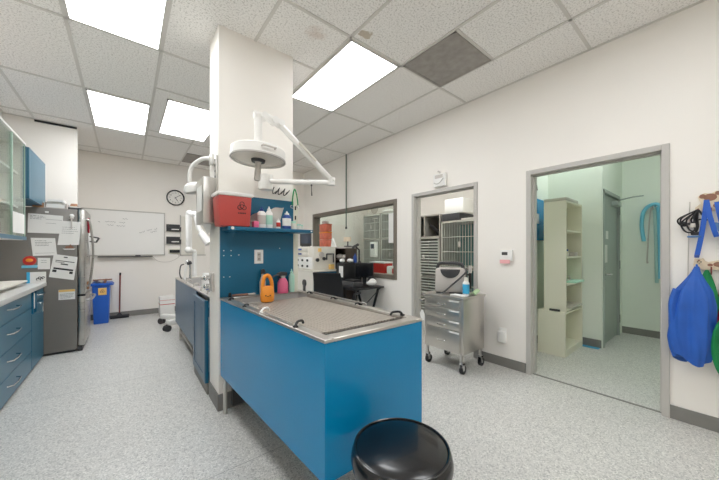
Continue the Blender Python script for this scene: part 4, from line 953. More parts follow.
part(B(3.06, 3.075, 4.08, 4.28, 1.42, 1.50), 'card', 'wood', t)
# desk
t = thing('desk', (2.87, 3.6, 0), 'black desk with slanted legs under the window', 'desk')
part(B(2.60, 3.19, 3.36, 4.04, .672, .70, .003), 'desk_top', 'black', t)
for x in (2.66, 3.12):
    part(MB().tube([(x, 3.42, .672), (x, 3.66, .01)], .02, 8), 'leg', 'black', t); part(MB().tube([(x, 3.98, .672), (x, 3.72, .01)], .02, 8), 'leg', 'black', t)
part(MB().tube([(3.15, 3.40, .672), (2.74, 3.60, .20)], .007, 6), 'brace_rod', 'dark', t)
part(MB().tube([(2.66, 3.66, .03), (3.12, 3.66, .03)], .014, 8), 'foot_bar', 'black', t)
a = Matrix.Translation((2.98, 3.60, .701)) @ Matrix.Rotation(math.radians(-52), 4, 'Z')
t = thing('computer_monitor', (2.98, 3.52, .701), 'black computer monitor on the desk below the window', 'monitor')
m = MB(); b = m.mark(); m.box(-.15, .15, -.018, .02, .13, .365, .008); m.xf(b, a); part(m, 'casing', 'black', t)
m = MB(); b = m.mark(); m.box(-.138, .138, -.0195, -.0175, .145, .352); m.xf(b, a); part(m, 'screen', 'blackglass', t)
m = MB(); b = m.mark(); m.box(-.03, .03, .005, .03, .01, .2).box(-.08, .08, -.06, .06, 0, .014, .004); m.xf(b, a); part(m, 'stand', 'black', t)
t = thing('computer_tower', (2.85, 3.86, .701), 'black computer tower with a white paper label on the desk', 'computer')
part(B(2.72, 3.08, 3.79, 4.02, .701, 1.06, .006), 'case', 'black', t); part(B(2.717, 2.72, 3.82, 3.93, .83, 1.01), 'paper_label', 'paper', t)
t = thing('printer', (2.78, 3.52, .701), 'low black printer on the desk in front of the monitor', 'printer')
part(B(2.63, 2.83, 3.44, 3.74, .701, .79, .012), 'printer_body', 'dark', t); part(B(2.605, 2.64, 3.47, 3.70, .702, .712), 'paper_tray', 'black', t); part(B(2.66, 2.81, 3.46, 3.70, .79, .815, .008), 'lid', 'black', t)
t = thing('label_maker', (2.86, 3.28, .701), 'rounded white and black device at the desk end', 'device')
part(MB().ball((3.0, 3.445, .765), .09, (1.0, .75, .70), 12), 'shell', 'white', t)
part(MB().tube(arc((3.0, 3.445, .765), .075, 10, 170, 12, 'xz'), .02, 8), 'black_band', 'black', t)
one(MB().lathe([(0, 0), (.03, 0), (.03, .10), (.012, .12), (.012, .15), (0, .15)], (2.98, 3.84, 1.061), 14), 'dispenser_bottle', 'navy', 'small blue bottle on top of the black computer tower', 'bottle')
for (x, y, s, l) in ((2.78, 3.93, .045, 'white crumpled tissue at the outer edge of the computer tower top'), (2.89, 3.87, .045, 'white crumpled tissue in the middle of the computer tower top'), (3.01, 3.96, .035, 'small white tissue at the wall side of the computer tower top')):
    one(MB().ball((x, y, 1.061 + s * .75), s, (1, 1, .75), 8), 'tissue', 'paper', l, 'tissue', 'tissues on the computer tower')
t = thing('desk_microscope', (3.03, 3.808, 1.061), 'dark jointed instrument on the computer tower before the window', 'instrument')
part(B(3.02, 3.075, 3.795, 3.82, 1.061, 1.08, .003), 'base', 'dark', t)
part(MB().tube([(3.04, 3.808, 1.08), (3.04, 3.808, 1.27), (2.96, 3.808, 1.33)], .014, 8), 'arm', 'black', t)
part(MB().tube([(2.90, 3.808, 1.31), (3.02, 3.808, 1.36)], .022, 10), 'head', 'dark', t)
# chair
t = thing('office_chair', (2.29, 3.38, 0), 'black mesh back office chair at the desk', 'chair')
RC = Matrix.Translation((2.29, 3.38, 0)) @ Matrix.Rotation(math.radians(30), 4, 'Z')
def loc(fn, name, mm, parent=t):
    m = MB(); b = m.mark(); fn(m); m.xf(b, RC); return part(m, name, mm, parent)
loc(lambda m: m.box(-.22, .24, -.23, .23, .44, .50, .025), 'seat', 'mesh')
loc(lambda m: m.grid(lambda u, v: Vector((-.25 - .05 * v - .05 * math.sin(PI * u) + .03 * math.sin(PI * v), (u - .5) * (.46 - .06 * v), .55 + .42 * v)), 14, 12, .022), 'backrest', 'mesh')
for s in (-1, 1): loc(lambda m: m.tube(smoothpath([(.0, s * .25, .45), (.02, s * .29, .55), (-.04, s * .29, .655), (.10, s * .29, .668), (.20, s * .28, .66)]), .016, 8), 'armrest', 'black')
loc(lambda m: m.box(-.27, -.20, -.03, .03, .42, .72, .008), 'back_bracket', 'black')
loc(lambda m: m.cyl((0, 0, .10), (0, 0, .44), .028, n=14), 'column', 'dark')
for k in range(5):
    an = 2 * PI * k / 5
    l = loc(lambda m: m.tube([(0, 0, .11), (.28 * math.cos(an), .28 * math.sin(an), .075)], [.024, .016], 8), 'leg', 'black')
    loc(lambda m: m.ball((.28 * math.cos(an), .28 * math.sin(an), .030), .029, (1, 1, 1), 7).cyl((.28 * math.cos(an), .28 * math.sin(an), .03), (.28 * math.cos(an), .28 * math.sin(an), .075), .008, n=6), 'caster', 'black', l)

# conduit rod hanging from the ceiling
t = thing('conduit', (3.18, 4.27, 1.66), 'thin green grey conduit dropping from the ceiling past the window', 'conduit')
part(MB().tube([(3.19, 4.38, H - .002), (3.19, 4.38, 1.70)], .011, 8), 'pipe', 'greenrod', t); part(MB().cyl((3.19, 4.38, 1.66), (3.19, 4.38, 1.70), .018, n=10), 'end_fitting', 'dark', t)
sheet_w = one(B(XW + .052, XW + .0585, 3.178, 3.345, 1.385, 1.85), 'posted_sheet', 'paper', 'white sheet posted on the window glass at its end', 'paper')

# ------------------------------------------------------------------ kennel room contents
def cage_bank(x, ya, yb, tiers, label, bars='wire', inside='kenneldark', horizontal=False, depth=.6, gap=.052):
    zt = tiers[-1]; t = thing('cage_bank', (x + depth / 2, (ya + yb) / 2, 0), label, 'cage', 'cages in the kennel room')
    m = MB(); w = .03
    m.box(x, x + depth, ya, ya + w, 0, zt).box(x, x + depth, yb - w, yb, 0, zt).box(x, x + depth, ya, yb, zt - w, zt).box(x, x + depth, ya, yb, 0, .06)
    for z in tiers[:-1]: m.box(x, x + depth, ya + w, yb - w, z - w / 2, z + w / 2)
    part(m, 'shell', 'kennel', t)
    part(B(x + depth - .02, x + depth - .005, ya + w, yb - w, .06, zt - w), 'back_liner', inside, t)
    lo = .06
    for z in tiers:
        a, b = lo + .02, z - w
        f = MB(); f.tube([(x - .006, ya + .035, a), (x - .006, yb - .035, a), (x - .006, yb - .035, b), (x - .006, ya + .035, b)], .009, 6, closed=True)
        if horizontal:
            n = int((b - a) / gap)
            for i in range(1, n): f.box(x - .012, x - .004, ya + .04, yb - .04, a + (b - a) * i / n - .011, a + (b - a) * i / n + .011)
        else:
            n = int((yb - ya - .07) / gap)
            for i in range(1, n): y = ya + .035 + (yb - ya - .07) * i / n; f.tube([(x - .006, y, a), (x - .006, y, b)], .0045, 5)
            for i in (1, 2): f.tube([(x - .012, ya + .035, a + (b - a) * i / 3), (x - .012, yb - .035, a + (b - a) * i / 3)], .006, 5)
        d = part(f, 'wire_door', bars, t)
        part(B(x - .03, x - .012, (ya + yb) / 2 - .02, (ya + yb) / 2 + .02, (a + b) / 2 - .05, (a + b) / 2 + .05, .004), 'latch', 'foam', d)
        lo = z
    return t
cage_bank(4.6, 2.50, 3.31, [.95, 1.80], 'tall cage with pale vertical wire doors behind the kennel doorway', inside='teal')
cage_bank(4.6, 3.33, 4.06, [.75, 1.52], 'cage with dark horizontal slat doors beside the vertical wire cage', horizontal=True)
t = thing('open_crate', (4.9, 3.69, 1.521), 'grey open fronted crate on top of the slatted cage', 'crate')
m = MB().box(4.6, 5.18, 3.33, 3.35, 1.521, 1.95).box(4.6, 5.18, 4.04, 4.06, 1.521, 1.95).box(4.6, 5.18, 3.69, 3.71, 1.54, 1.93).box(4.6, 5.18, 3.35, 4.04, 1.93, 1.95).box(4.6, 5.18, 3.35, 4.04, 1.521, 1.54)
part(m, 'carcass', 'kennel', t); part(B(5.16, 5.178, 3.35, 4.04, 1.54, 1.93), 'back_liner', 'kenneldark', t)
part(MB().grid(lambda u, v: Vector((4.70 + .3 * u, 3.38 + .28 * v, 1.56 + .26 * (1 - u) * v + .03 * math.sin(7 * u + 4 * v))), 8, 8, .01), 'folded_cover', 'dark', t)
one(B(4.62, 4.98, 2.86, 3.24, 1.937, 2.20, .01), 'storage_carton', 'white', 'white square box on the dark flat crate above the wire cage', 'box')
one(B(4.61, 5.18, 2.93, 3.29, 1.802, 1.935, .004), 'flat_crate', 'dark', 'dark flat crate under the white square box on the wire cage', 'crate')
one(B(4.62, 5.1, 2.55, 2.90, 1.802, 1.83, .004), 'folded_blanket', 'foam', 'pale folded blanket beside the dark flat crate on the wire cage', 'blanket')
cage_bank(4.9, 4.62, 5.27, [.78, 1.55, 2.18], 'three tier wire cage seen through the window, nearer the paper sheet', inside='kenneldark')
cage_bank(4.9, 5.30, 5.95, [.78, 1.55, 2.18], 'three tier wire cage seen through the window, farther from the paper sheet', inside='kenneldark')
one(MB().ball((5.1, 5.2, 2.23), .14, (1, 1.3, .36), 9), 'folded_cloth', 'paper', 'white bundled cloth on top of the three tier cages', 'cloth')
t = thing('side_table', (3.6, 3.75, 0), 'pale work counter just behind the interior window', 'counter')
part(B(3.37, 3.80, 3.10, 5.5, .84, .872, .003), 'counter_top', 'offwhite', t)
part(B(3.42, 3.80, 3.12, 5.48, 0, .84), 'body', 'kennel', t)
t = thing('first_aid_box', (3.5, 3.76, .873), 'red box on the counter behind the window', 'box')
part(B(3.42, 3.62, 3.60, 3.98, .873, 1.04, .008), 'box_body', 'red', t); part(B(3.415, 3.625, 3.595, 3.985, 1.04, 1.065, .006), 'lid', 'white', t)
t = thing('red_pouch', (3.5, 3.47, .873), 'small white and red pack beside the red box behind the window', 'pack')
part(B(3.43, 3.60, 3.44, 3.56, .873, 1.00, .02), 'pouch', 'paper', t); part(B(3.43, 3.60, 3.37, 3.435, .873, .97, .02), 'end_band', 'red', t)
t = thing('infusion_pump', (4.12, 4.62, 0), 'white pump box on a thin pole behind the window', 'pump')
part(MB().cyl((4.12, 4.62, .05), (4.12, 4.62, 1.95), .012, n=10).tube([(4.12, 4.54, 1.93), (4.12, 4.62, 1.95), (4.12, 4.70, 1.93)], .006, 6), 'pole', 'steel', t)
part(B(4.03, 4.11, 4.52, 4.68, 1.12, 1.44, .01), 'pump_body', 'white', t); part(B(4.027, 4.03, 4.55, 4.65, 1.30, 1.40), 'display', 'screen', t)
m = MB()
for k in range(5):
    an = 2 * PI * k / 5; m.tube([(4.12, 4.62, .10), (4.12 + .22 * math.cos(an), 4.62 + .22 * math.sin(an), .02)], .014, 6)
part(m, 'base', 'dark', t)
t = thing('kennel_clock', (5.58, 6.2, 2.1), 'pale round dial on the wall behind the window', 'clock')
m = MB(); b = m.mark(); m.lathe([(0, .004), (.12, .004), (.14, .02), (.15, .0)], (0, 0, 0), 24); m.xf(b, Matrix.Translation((5.599, 6.3, 2.46)) @ Matrix.Rotation(-PI / 2, 4, 'Y')); part(m, 'dial', 'foam', t)

# ------------------------------------------------------------------ items on the right wall
t = thing('emergency_sign', (XW, 2.31, 2.09), 'white emergency light box above the kennel doorway', 'light box')
part(B(XW - .055, XW - .001, 2.215, 2.40, 2.095, 2.262, .010), 'housing', 'white', t)
part(MB().tube([(XW - .03, 2.31, 2.262), (XW - .03, 2.31, 2.285), (XW - .03, 2.34, 2.30)], .010, 8), 'top_knob', 'foam', t)
part(MB().tube(smoothpath([(XW - .057, 2.385, 2.15), (XW - .057, 2.34, 2.13), (XW - .057, 2.29, 2.145), (XW - .057, 2.24, 2.19)]), .006, 6), 'curved_mark', 'doorframe', t)
part(B(XW - .057, XW - .0545, 2.25, 2.37, 2.20, 2.245), 'cover_window', 'foam', t)
t = thing('thermostat', (XW, 1.465, 1.13), 'white wall thermostat with pink note between the doorways', 'thermostat')
part(B(XW - .028, XW - .001, 1.40, 1.53, 1.155, 1.27, .006), 'housing', 'white', t); part(B(XW - .030, XW - .028, 1.45, 1.51, 1.215, 1.248), 'display', 'dark', t)
part(B(XW - .032, XW - .028, 1.425, 1.53, 1.125, 1.165), 'pink_note', mat('pink note', rgb(236, 176, 178), .8), t)
t = thing('wall_plug', (XW, 1.51, .27), 'white plug in device low on the wall beside the steel cart', 'plug')
part(B(XW - .006, XW - .001, 1.47, 1.55, .28, .42, .002), 'plate', 'white', t); part(B(XW - .05, XW - .006, 1.465, 1.56, .262, .39, .018), 'device', 'white', t)

# steel cart
CX0, CX1, CY0, CY1 = 2.64, 3.06, 1.64, 2.13
t = thing('steel_cart', ((CX0 + CX1) / 2, (CY0 + CY1) / 2, 0), 'stainless four drawer cart on casters between the doorways', 'cart')
part(B(CX0 + .015, CX1, CY0, CY1, .20, .763, .004), 'body', 'steelx', t)
part(B(CX0 - .015, CX1 + .015, CY0 - .015, CY1 + .015, .763, .790, .005), 'cart_top', 'steelx', t)
for (a, b) in ((.66, .753), (.545, .65), (.44, .535), (.215, .43)):
    d = part(B(CX0, CX0 + .016, CY0 + .035, CY1 - .035, a, b, .003), 'drawer', 'steelx', t)
    c = (CY0 + CY1) / 2; z = (a + b) / 2
    m = MB().tube(smoothpath([(CX0, c - .05, z), (CX0 - .022, c - .045, z - .008), (CX0 - .024, c, z - .012), (CX0 - .022, c + .045, z - .008), (CX0, c + .05, z)]), .005, 8); part(m, 'handle', 'chrome', d)
    part(B(CX0 - .003, CX0, CY0 + .04, CY0 + .16, b - .022, b - .004), 'label_strip', 'paper', d)
for (x, y) in ((CX0 + .03, CY0 + .03), (CX0 + .03, CY1 - .03), (CX1 - .03, CY0 + .03), (CX1 - .03, CY1 - .03)):
    l = part(B(x - .012, x + .012, y - .012, y + .012, .11, .76), 'leg', 'steel', t)
    m = MB().cyl((x + .02, y - .014, .045), (x + .02, y + .014, .045), .045, n=20); part(m, 'caster_wheel', 'black', l)
    m = MB().box(x - .01, x + .022, y - .022, y - .016, .04, .115).box(x - .01, x + .022, y + .016, y + .022, .04, .115).box(x - .014, x + .022, y - .022, y + .022, .10, .118); part(m, 'caster_fork', 'chrome', l)
part(MB().tube([(CX0 - .01, CY1 + .015, .70), (CX0 - .01, CY1 + .045, .70), (CX1 - .05, CY1 + .045, .70), (CX1 - .05, CY1 + .015, .70)], .009, 8), 'side_rail', 'chrome', t)
one(MB().prism([(2.12, .47), (2.18, .47), (2.20, .54), (2.17, .59), (2.135, .55)], 'x', 2.655, 2.662), 'hanging_tag', 'paper', 'white triangular tag hanging on the cart side toward the doorway', 'tag')
AZ = .791
t = thing('portable_machine', (2.86, 1.95, AZ), 'grey portable unit with dark carry handle on the steel cart', 'medical machine')
RP = Matrix.Translation((2.84, 1.92, AZ)) @ Matrix.Rotation(math.radians(-56), 4, 'Z') @ Matrix.Diagonal((.98, 1.0, 1.02, 1))
def pm(fn, name, mm, parent=t):
    m = MB(); b = m.mark(); fn(m); m.xf(b, RP); return part(m, name, mm, parent)
pm(lambda m: m.prism([(-.165, .015), (.165, .015), (.16, .26), (.14, .275), (-.14, .275), (-.16, .26)], 'y', -.08, .08, .012), 'casing', 'foam')
pm(lambda m: m.prism([(.085 * math.cos(math.radians(a)) * 1.25, .262 + .095 * math.sin(math.radians(a))) for a in range(180, 361, 12)], 'y', -.088, -.075, .003), 'display_hood', 'dark')
pm(lambda m: m.tube(smoothpath([(-.14, -.03, .25), (-.13, -.03, .305), (-.09, -.03, .325), (.09, -.03, .325), (.13, -.03, .305), (.14, -.03, .25)]), .018, 10), 'carry_handle', 'dark')
pm(lambda m: m.box(.163, .180, -.05, .06, .04, .24, .006), 'side_grip', 'dark')
pm(lambda m: m.box(-.15, .15, -.07, .07, 0, .016), 'feet', 'dark')
pm(lambda m: m.tube(smoothpath([(.17, -.06, .27), (.15, -.12, .22), (.02, -.13, .10), (-.06, -.14, .03), (-.10, -.13, .012)]), .009, 8), 'cable', 'dark')
pm(lambda m: m.tube([(.215, .02, .05), (.215, .02, .22)], .014, 10).tube([(.18, .02, .20), (.215, .02, .20)], .01, 8), 'probe_holder', 'black')
pm(lambda m: m.tube([(.215, .02, .22), (.215, .02, .30)], [.018, .020], 12), 'probe', 'foam')
pm(lambda m: m.tube([(.05, .0, .004), (-.1, -.16, .006)], .006, 6), 'power_lead', 'foam')
t = thing('gel_bottle', (2.83, 1.71, AZ), 'white bottle with cyan blue label on the steel cart', 'bottle')
part(MB().lathe([(0, 0), (.032, 0), (.034, .008), (.034, .13), (.022, .15), (0, .152)], (2.80, 1.70, AZ), 20), 'body', 'white', t)
part(MB().lathe([(.0345, .02), (.035, .022), (.035, .118), (.0345, .12)], (2.80, 1.70, AZ), 20), 'label', 'cyan', t)
part(MB().lathe([(0, .15), (.02, .15), (.018, .19), (0, .192)], (2.80, 1.70, AZ), 16), 'cap', 'offwhite', t)
one(MB().grid(lambda u, v: Vector((2.845 + .18 * u, 1.635 + .07 * v + .05 * u - .02, AZ + .012 + .02 * u + .02 * math.sin(PI * v) )), 8, 6, .01), 'folded_towel', 'greentowel', 'pale green folded towel at the cart corner', 'towel')
one(B(2.66, 2.755, 1.64, 1.80, AZ, AZ + .014, .003), 'paper_pack', 'paper', 'flat white packet at the front edge of the cart top', 'packet')

# ------------------------------------------------------------------ storeroom contents
t = thing('shelf_unit', (4.4, 1.38, 0), 'tall narrow cream shelf unit in the storeroom', 'shelf unit')
m = MB(); sx0, sx1, sy0, sy1 = 4.03, 4.68, 1.165, 1.46
sy2 = 1.40; m.box(sx0 + .03, sx0 + .05, sy0, sy2, .53, 1.86).box(sx1 - .02, sx1, sy0, sy2, .53, 1.86).box(sx0 + .05, sx1 - .02, sy2 - .012, sy2, .53, 1.86).box(sx0 + .05, sx1 - .02, sy0, sy2 - .012, 1.84, 1.86)
part(m, 'upper_carcass', 'cream', t)
m = MB(); m.box(sx0, sx0 + .02, sy0, sy1, 0, .51).box(sx1, sx1 + .02, sy0, sy1, 0, .51).box(sx0 + .02, sx1, sy1 - .012, sy1, .08, .51).box(sx0, sx1 + .02, sy0, sy1, .51, .53).box(sx0 + .02, sx1, sy0 + .004, sy1 - .012, 0, .08)
part(m, 'lower_carcass', 'cream', t)
for z in (.56, .86, 1.19, 1.51): part(B(sx0 + .05, sx1 - .02, sy0 + .004, sy2 - .012, z - .02, z), 'shelf', 'cream', t)
part(B(sx0 + .012, sx0 + .028, sy0 + .06, sy0 + .17, .532, .556), 'edge_clip', 'dark', t)
t = thing('shelf_top_box', (4.2, 1.3, 1.861), 'flat grey tray on top of the storeroom shelf unit', 'tray')
part(B(4.05, 4.50, 1.16, 1.40, 1.861, 1.895, .003), 'tray', 'kennel', t)
one(B(4.30, 4.64, 1.13, 1.38, .862, .884, .004), 'green_folder', 'mint', 'mint green folder sticking out of the storeroom shelf', 'folder')
t = thing('shelf_bottle', (4.42, 1.28, 1.191), 'small white bottle with blue cap on the storeroom shelf', 'bottle')
part(MB().lathe([(0, 0), (.03, 0), (.03, .06), (0, .065)], (4.40, 1.26, 1.191), 14), 'body', 'offwhite', t); part(MB().lathe([(0, .065), (.02, .065), (.02, .09), (0, .09)], (4.40, 1.26, 1.191), 12), 'cap', 'navy', t)
one(B(4.47, 4.60, 1.19, 1.35, 1.191, 1.24, .004), 'shelf_carton', 'foam', 'small grey carton behind the white bottle on the storeroom shelf', 'box')
one(B(4.20, 4.60, 1.14, 1.37, .562, .585, .003), 'grey_binder', 'kennel', 'grey binder lying on the lowest upper shelf of the storeroom unit', 'binder')
one(MB().tube([(4.34, 1.24, .886), (4.42, 1.22, .90), (4.44, 1.24, .94), (4.40, 1.26, .94)], .008, 8), 'small_clip', 'foam', 'small pale clip standing on the mint green folder', 'clip')
t = thing('storage_locker', (4.35, 1.55, 1.37), 'blue wall box mounted behind the storeroom shelf unit', 'box')
part(B(4.12, 4.58, 1.545, 1.599, 1.40, 1.95, .004), 'box_body', 'blue', t); part(B(4.16, 4.30, 1.540, 1.545, 1.62, 1.75), 'label', 'paper', t)
one(MB().tube(smoothpath([(4.25, 1.585, 1.952), (4.22, 1.58, 2.12), (4.30, 1.58, 2.18), (4.36, 1.585, 2.08)]), .006, 6), 'looped_cable', 'dark', 'thin dark cable looped above the blue wall box', 'cable')
one(B(4.70, 4.78, 1.0, 1.28, .001, .004), 'floor_tape', 'cyan', 'short pale blue tape strip on the storeroom floor', 'tape')
t = thing('hose_hook', (5.97, .64, 1.86), 'metal hook on the storeroom end wall carrying the hoses', 'hook')
part(B(5.955, 5.969, .61, .65, 1.84, 1.92, .003), 'plate', 'chrome', t); part(MB().tube([(5.955, .63, 1.86), (5.87, .63, 1.85), (5.865, .63, 1.90)], .010, 8), 'prong', 'chrome', t)
one(MB().tube(smoothpath([(5.94, .735, 1.40), (5.92, .755, 1.62), (5.90, .735, 1.82), (5.90, .66, 1.915), (5.90, .57, 1.90), (5.92, .545, 1.70), (5.93, .56, 1.3)]), .024, 10), 'coiled_hose', 'hose', 'thick bright blue hose looped over the storeroom wall hook', 'hose')
for (ys, l, mm, r, zb_) in (([.62, .615, .61, .605, .60], 'pale teal hose hanging lowest under the storeroom hook', 'hose2', .020, .80), ([.65, .675, .69, .70, .69], 'thin pale tube dangling beside the hoses in the storeroom', 'foam', .008, 1.10), ([.585, .58, .575, .57, .57], 'second blue hose hanging straight beside the looped one', 'hose', .020, .86)):
    one(MB().tube(smoothpath([(5.88, ys[0], 1.88), (5.92, ys[1], 1.7), (5.935, ys[2], 1.4), (5.935, ys[3], 1.1), (5.935, ys[4], zb_)]), r, 8), 'hanging_hose', mm, l, 'hose', 'hoses on the storeroom hook')

# ------------------------------------------------------------------ coat hooks with coats
def plaque(poly, z, y0, label, spots, ears):
    t = thing('hook_plaque', (XW, -.04, z), label, 'coat rack')
    part(MB().prism(poly, 'x', XW - .022, XW - .001, .003), 'cutout', 'wood', t)
    for (y, zz, r, s) in spots:
        m = MB(); b = m.mark(); m.lathe([(0, 0), (r, 0), (r, .003), (0, .003)], (0, 0, 0), 14, 1, s); m.xf(b, Matrix.Translation((XW - .022, y, zz)) @ Matrix.Rotation(-PI / 2, 4, 'Y'))
        part(m, 'painted_patch', 'patch', t)
    for y in (.115, .055, -.005, -.07):
        part(MB().tube([(XW - .022, y, z + .02), (XW - .04, y, z), (XW - .045, y, z - .03), (XW - .055, y, z - .02)], .004, 6), 'hook', 'rust', t)
    return t
pl = [(.135, 1.13), (.138, 1.17), (.132, 1.212), (.120, 1.20), (.105, 1.203), (.092, 1.215), (.086, 1.192), (.07, 1.182), (.0, 1.205), (-.08, 1.20), (-.12, 1.18), (-.12, 1.13)]
p = plaque(pl, 1.13, 0, 'cat shaped wooden hook plaque above the blue jacket', [(.02, 1.17, .018, 1.5), (-.04, 1.17, .02, 1.4), (.06, 1.165, .010, 1.3), (.112, 1.195, .006, 1), (-.09, 1.165, .014, 1)], 0)
m = MB()
for y in (.118, .102): m.ball((XW - .0235, y, 1.185), .004, (.4, 1, 1), 5)
m.ball((XW - .0235, .110, 1.172), .003, (.4, 1, 1), 5); part(m, 'painted_eyes', 'inkdark', p)
pl = [(.13, 1.545), (.13, 1.575), (.10, 1.60), (.118, 1.65), (.085, 1.675), (.06, 1.66), (.03, 1.685), (.015, 1.65), (.02, 1.62), (-.10, 1.61), (-.12, 1.58), (-.12, 1.545)]
plaque(pl, 1.545, 0, 'dog shaped wooden hook plaque holding the leashes', [(.06, 1.64, .026, 1.2), (.02, 1.58, .02, 1.4), (-.05, 1.58, .02, 1.2), (.095, 1.65, .016, 1), (.025, 1.665, .014, 1)], 0)
t = thing('black_harness', (XW, .14, 1.36), 'tangled black harness with buckles on the dog plaque', 'harness')
m = MB()
rr = random.Random(5)
for k in range(6):
    w_ = .010 + .040 * rr.random(); lo_ = 1.375 + .12 * rr.random(); yc = .105 + .06 * rr.random(); x_ = 3.185 - .006 * k
    m.tube(smoothpath([(x_, .115, 1.555), (x_ - .01, yc + w_, 1.50 - .02 * rr.random()), (x_ - .012, yc + w_ * .8, (lo_ + 1.45) / 2), (x_ - .014, yc, lo_), (x_ - .012, yc - w_ * .8, (lo_ + 1.47) / 2), (x_ - .01, yc - w_ * .5, 1.50), (x_, .112, 1.555)]), .0052, 6)
m.box(3.15, 3.175, .10, .15, 1.375, 1.40, .008).box(3.15, 3.175, .165, .19, 1.44, 1.475, .008)
part(m, 'straps', 'black', t); part(B(3.138, 3.15, .125, .15, 1.43, 1.46, .003), 'buckle', 'foam', t)
part(MB().box(3.14, 3.165, .10, .165, 1.358, 1.372, .005), 'blue_band', 'denim', t)
t = thing('blue_leash', (XW, .08, 1.22), 'flat blue webbing leash draped from the dog plaque', 'leash')
def ribbon(m, pts, w, th=.003):
    P = smoothpath(pts)
    def fn(u, v):
        i = min(int(u * (len(P) - 1)), len(P) - 1); p = P[i]; q = P[min(i + 1, len(P) - 1)] - P[max(i - 1, 0)]
        n = Vector((0, -q.z, q.y)).normalized() if q.length else Vector((0, 1, 0))
        return p + n * w * (v - .5)
    m.grid(fn, len(P) - 1, 2, th)
m = MB(); ribbon(m, [(3.165, .075, 1.62), (3.15, .085, 1.50), (3.15, .10, 1.36), (3.155, .12, 1.225)], .026); ribbon(m, [(3.165, .075, 1.61), (3.145, .06, 1.50), (3.14, .04, 1.40), (3.145, .03, 1.36)], .026); ribbon(m, [(3.16, .03, 1.60), (3.14, .02, 1.52), (3.145, .0, 1.40)], .024)
part(m, 'webbing', 'strap', t)
part(B(3.142, 3.158, .108, .132, 1.215, 1.235, .003), 'end_tip', 'navy', t)
one(MB().grid(lambda u, v: Vector((3.15 - .03 * math.sin(PI * u), .035 - .14 * u, 1.46 - v * (.04 + .14 * u) - .06 * u)), 8, 8, .008), 'denim_bandana', 'denim', 'faded blue bandana hanging under the blue leash', 'bandana')
one(MB().tube([(3.205, .155, 1.62), (3.208, .162, 1.30), (3.21, .165, 1.02)], .0035, 6), 'hanging_string', 'foam', 'thin grey string hanging straight down beside the harness', 'cord')
# blue jacket
t = thing('blue_jacket', (3.14, .14, .49), 'blue nylon jacket hanging from the cat plaque', 'jacket')
def jk(th, v):
    # v 0 top .. 1 hem; th around the bundle
    prof = [(0, .012), (.06, .022), (.14, .045), (.26, .082), (.42, .098), (.60, .100), (.78, .108), (.90, .098), (1, .082)]
    for (a, ra), (b, rb) in zip(prof, prof[1:]):
        if v <= b: r = ra + (rb - ra) * (v - a) / (b - a); break
    fold = 1 + .13 * math.sin(5 * th + 3 * v) * min(1, v * 2) + .08 * math.sin(11 * th - 5 * v) * min(1, v * 3)
    cy = .118 + .030 * min(1, v * 1.6); zt = 1.155; L = .655 + .035 * math.sin(2 * th + .5)
    return Vector((3.105 + .050 * (r / .1) * fold * math.cos(th), cy + r * fold * math.sin(th), zt - L * v))
m = MB(); nT, nV = 80, 40
V = [[m.bm.verts.new(jk(2 * PI * i / nT, j / nV)) for i in range(nT)] for j in range(nV + 1)]
for j in range(nV):
    for i in range(nT): m.bm.faces.new((V[j][i], V[j][(i + 1) % nT], V[j + 1][(i + 1) % nT], V[j + 1][i]))
m.bm.faces.new(V[0]); m.bm.faces.new(V[-1]); part(m, 'shell', 'jacket', t)
part(MB().tube(smoothpath([(3.11, .118, 1.14), (3.145, .120, 1.165), (3.155, .116, 1.115)]), .006, 6), 'hanging_loop', 'strap', t)
m = MB(); m.tube(smoothpath([(3.095, .210, .99), (3.088, .232, .88), (3.09, .225, .72), (3.095, .215, .60)]), .022, 8); part(m, 'sleeve', 'jacket', t)
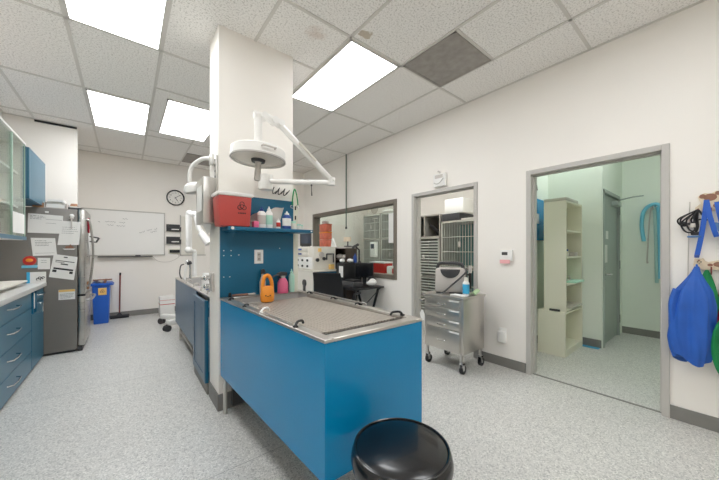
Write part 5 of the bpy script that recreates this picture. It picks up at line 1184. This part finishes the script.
def hang(name, mm, cy, ztop, L, w, label, cat, ph, cx=3.188):
    def f(th, v):
        r = w * (.12 + .88 * min(1, v * 1.7) ** .8); fo = 1 + .12 * math.sin(4 * th + ph + 3 * v)
        return Vector((cx + .024 * fo * math.cos(th) * min(1, .3 + v), cy + r * fo * math.sin(th), ztop - L * v))
    m = MB(); n1, n2 = 28, 18
    V = [[m.bm.verts.new(f(2 * PI * i / n1, j / n2)) for i in range(n1)] for j in range(n2 + 1)]
    for j in range(n2):
        for i in range(n1): m.bm.faces.new((V[j][i], V[j][(i + 1) % n1], V[j + 1][(i + 1) % n1], V[j + 1][i]))
    m.bm.faces.new(V[0]); m.bm.faces.new(V[-1]); return one(m, name, mm, label, cat)
hang('green_vest', 'green', .075, 1.13, .36, .055, 'green cloth vest peeking out beside the blue jacket', 'vest', 1.0)
hang('red_jacket', 'crimson', -.045, 1.13, .55, .10, 'dark red jacket hanging beside the green vest', 'jacket', 2.2)
t = thing('leash_coil', (3.11, .0, .42), 'green and white coiled lead hanging at the picture edge', 'leash')
m = MB()
for k in range(3): m.tube([(3.085 + .012 * k, -.02 + (.065 - .008 * k) * math.cos(a_ * PI / 12), .62 + (.20 - .02 * k) * math.sin(a_ * PI / 12)) for a_ in range(24)], .011, 6, closed=True)
part(m, 'green_loops', 'green', t)
part(MB().tube([(3.10, -.02, .82), (3.15, -.012, 1.0), (3.168, -.006, 1.11)], .006, 6), 'hang_strap', 'green', t)
part(MB().ball((3.115, -.02, .60), .06, (.3, .8, 2.3), 9), 'white_pouch', 'paper', t)

# ------------------------------------------------------------------ camera, world, output look
cam = bpy.data.cameras.new('camera'); co = bpy.data.objects.new('camera', cam); COL.objects.link(co); SC.camera = co
F = 291.7
cam.sensor_width = 36; cam.lens = 36 * F / 719; cam.shift_y = 10 / 719; cam.clip_start = .05; cam.clip_end = 60
co.location = (0, 0, 1.27); co.rotation_euler = (PI / 2, 0, -math.atan2(359.5 - 126, F))
w = bpy.data.worlds.new('world'); SC.world = w; w.use_nodes = True
w.node_tree.nodes['Background'].inputs[0].default_value = (.9, .92, 1, 1); w.node_tree.nodes['Background'].inputs[1].default_value = .05
SC.view_settings.view_transform = 'Standard'; SC.view_settings.look = 'None'; SC.view_settings.gamma = 1; SC.view_settings.use_curve_mapping = False
SC.view_settings.exposure = 0.3
SC.cycles.use_denoising = True
SC.cycles.max_bounces = 14; SC.cycles.diffuse_bounces = 12; SC.cycles.glossy_bounces = 4; SC.cycles.transparent_max_bounces = 12
SC.cycles.caustics_reflective = False; SC.cycles.caustics_refractive = False
SC.cycles.sample_clamp_indirect = 6
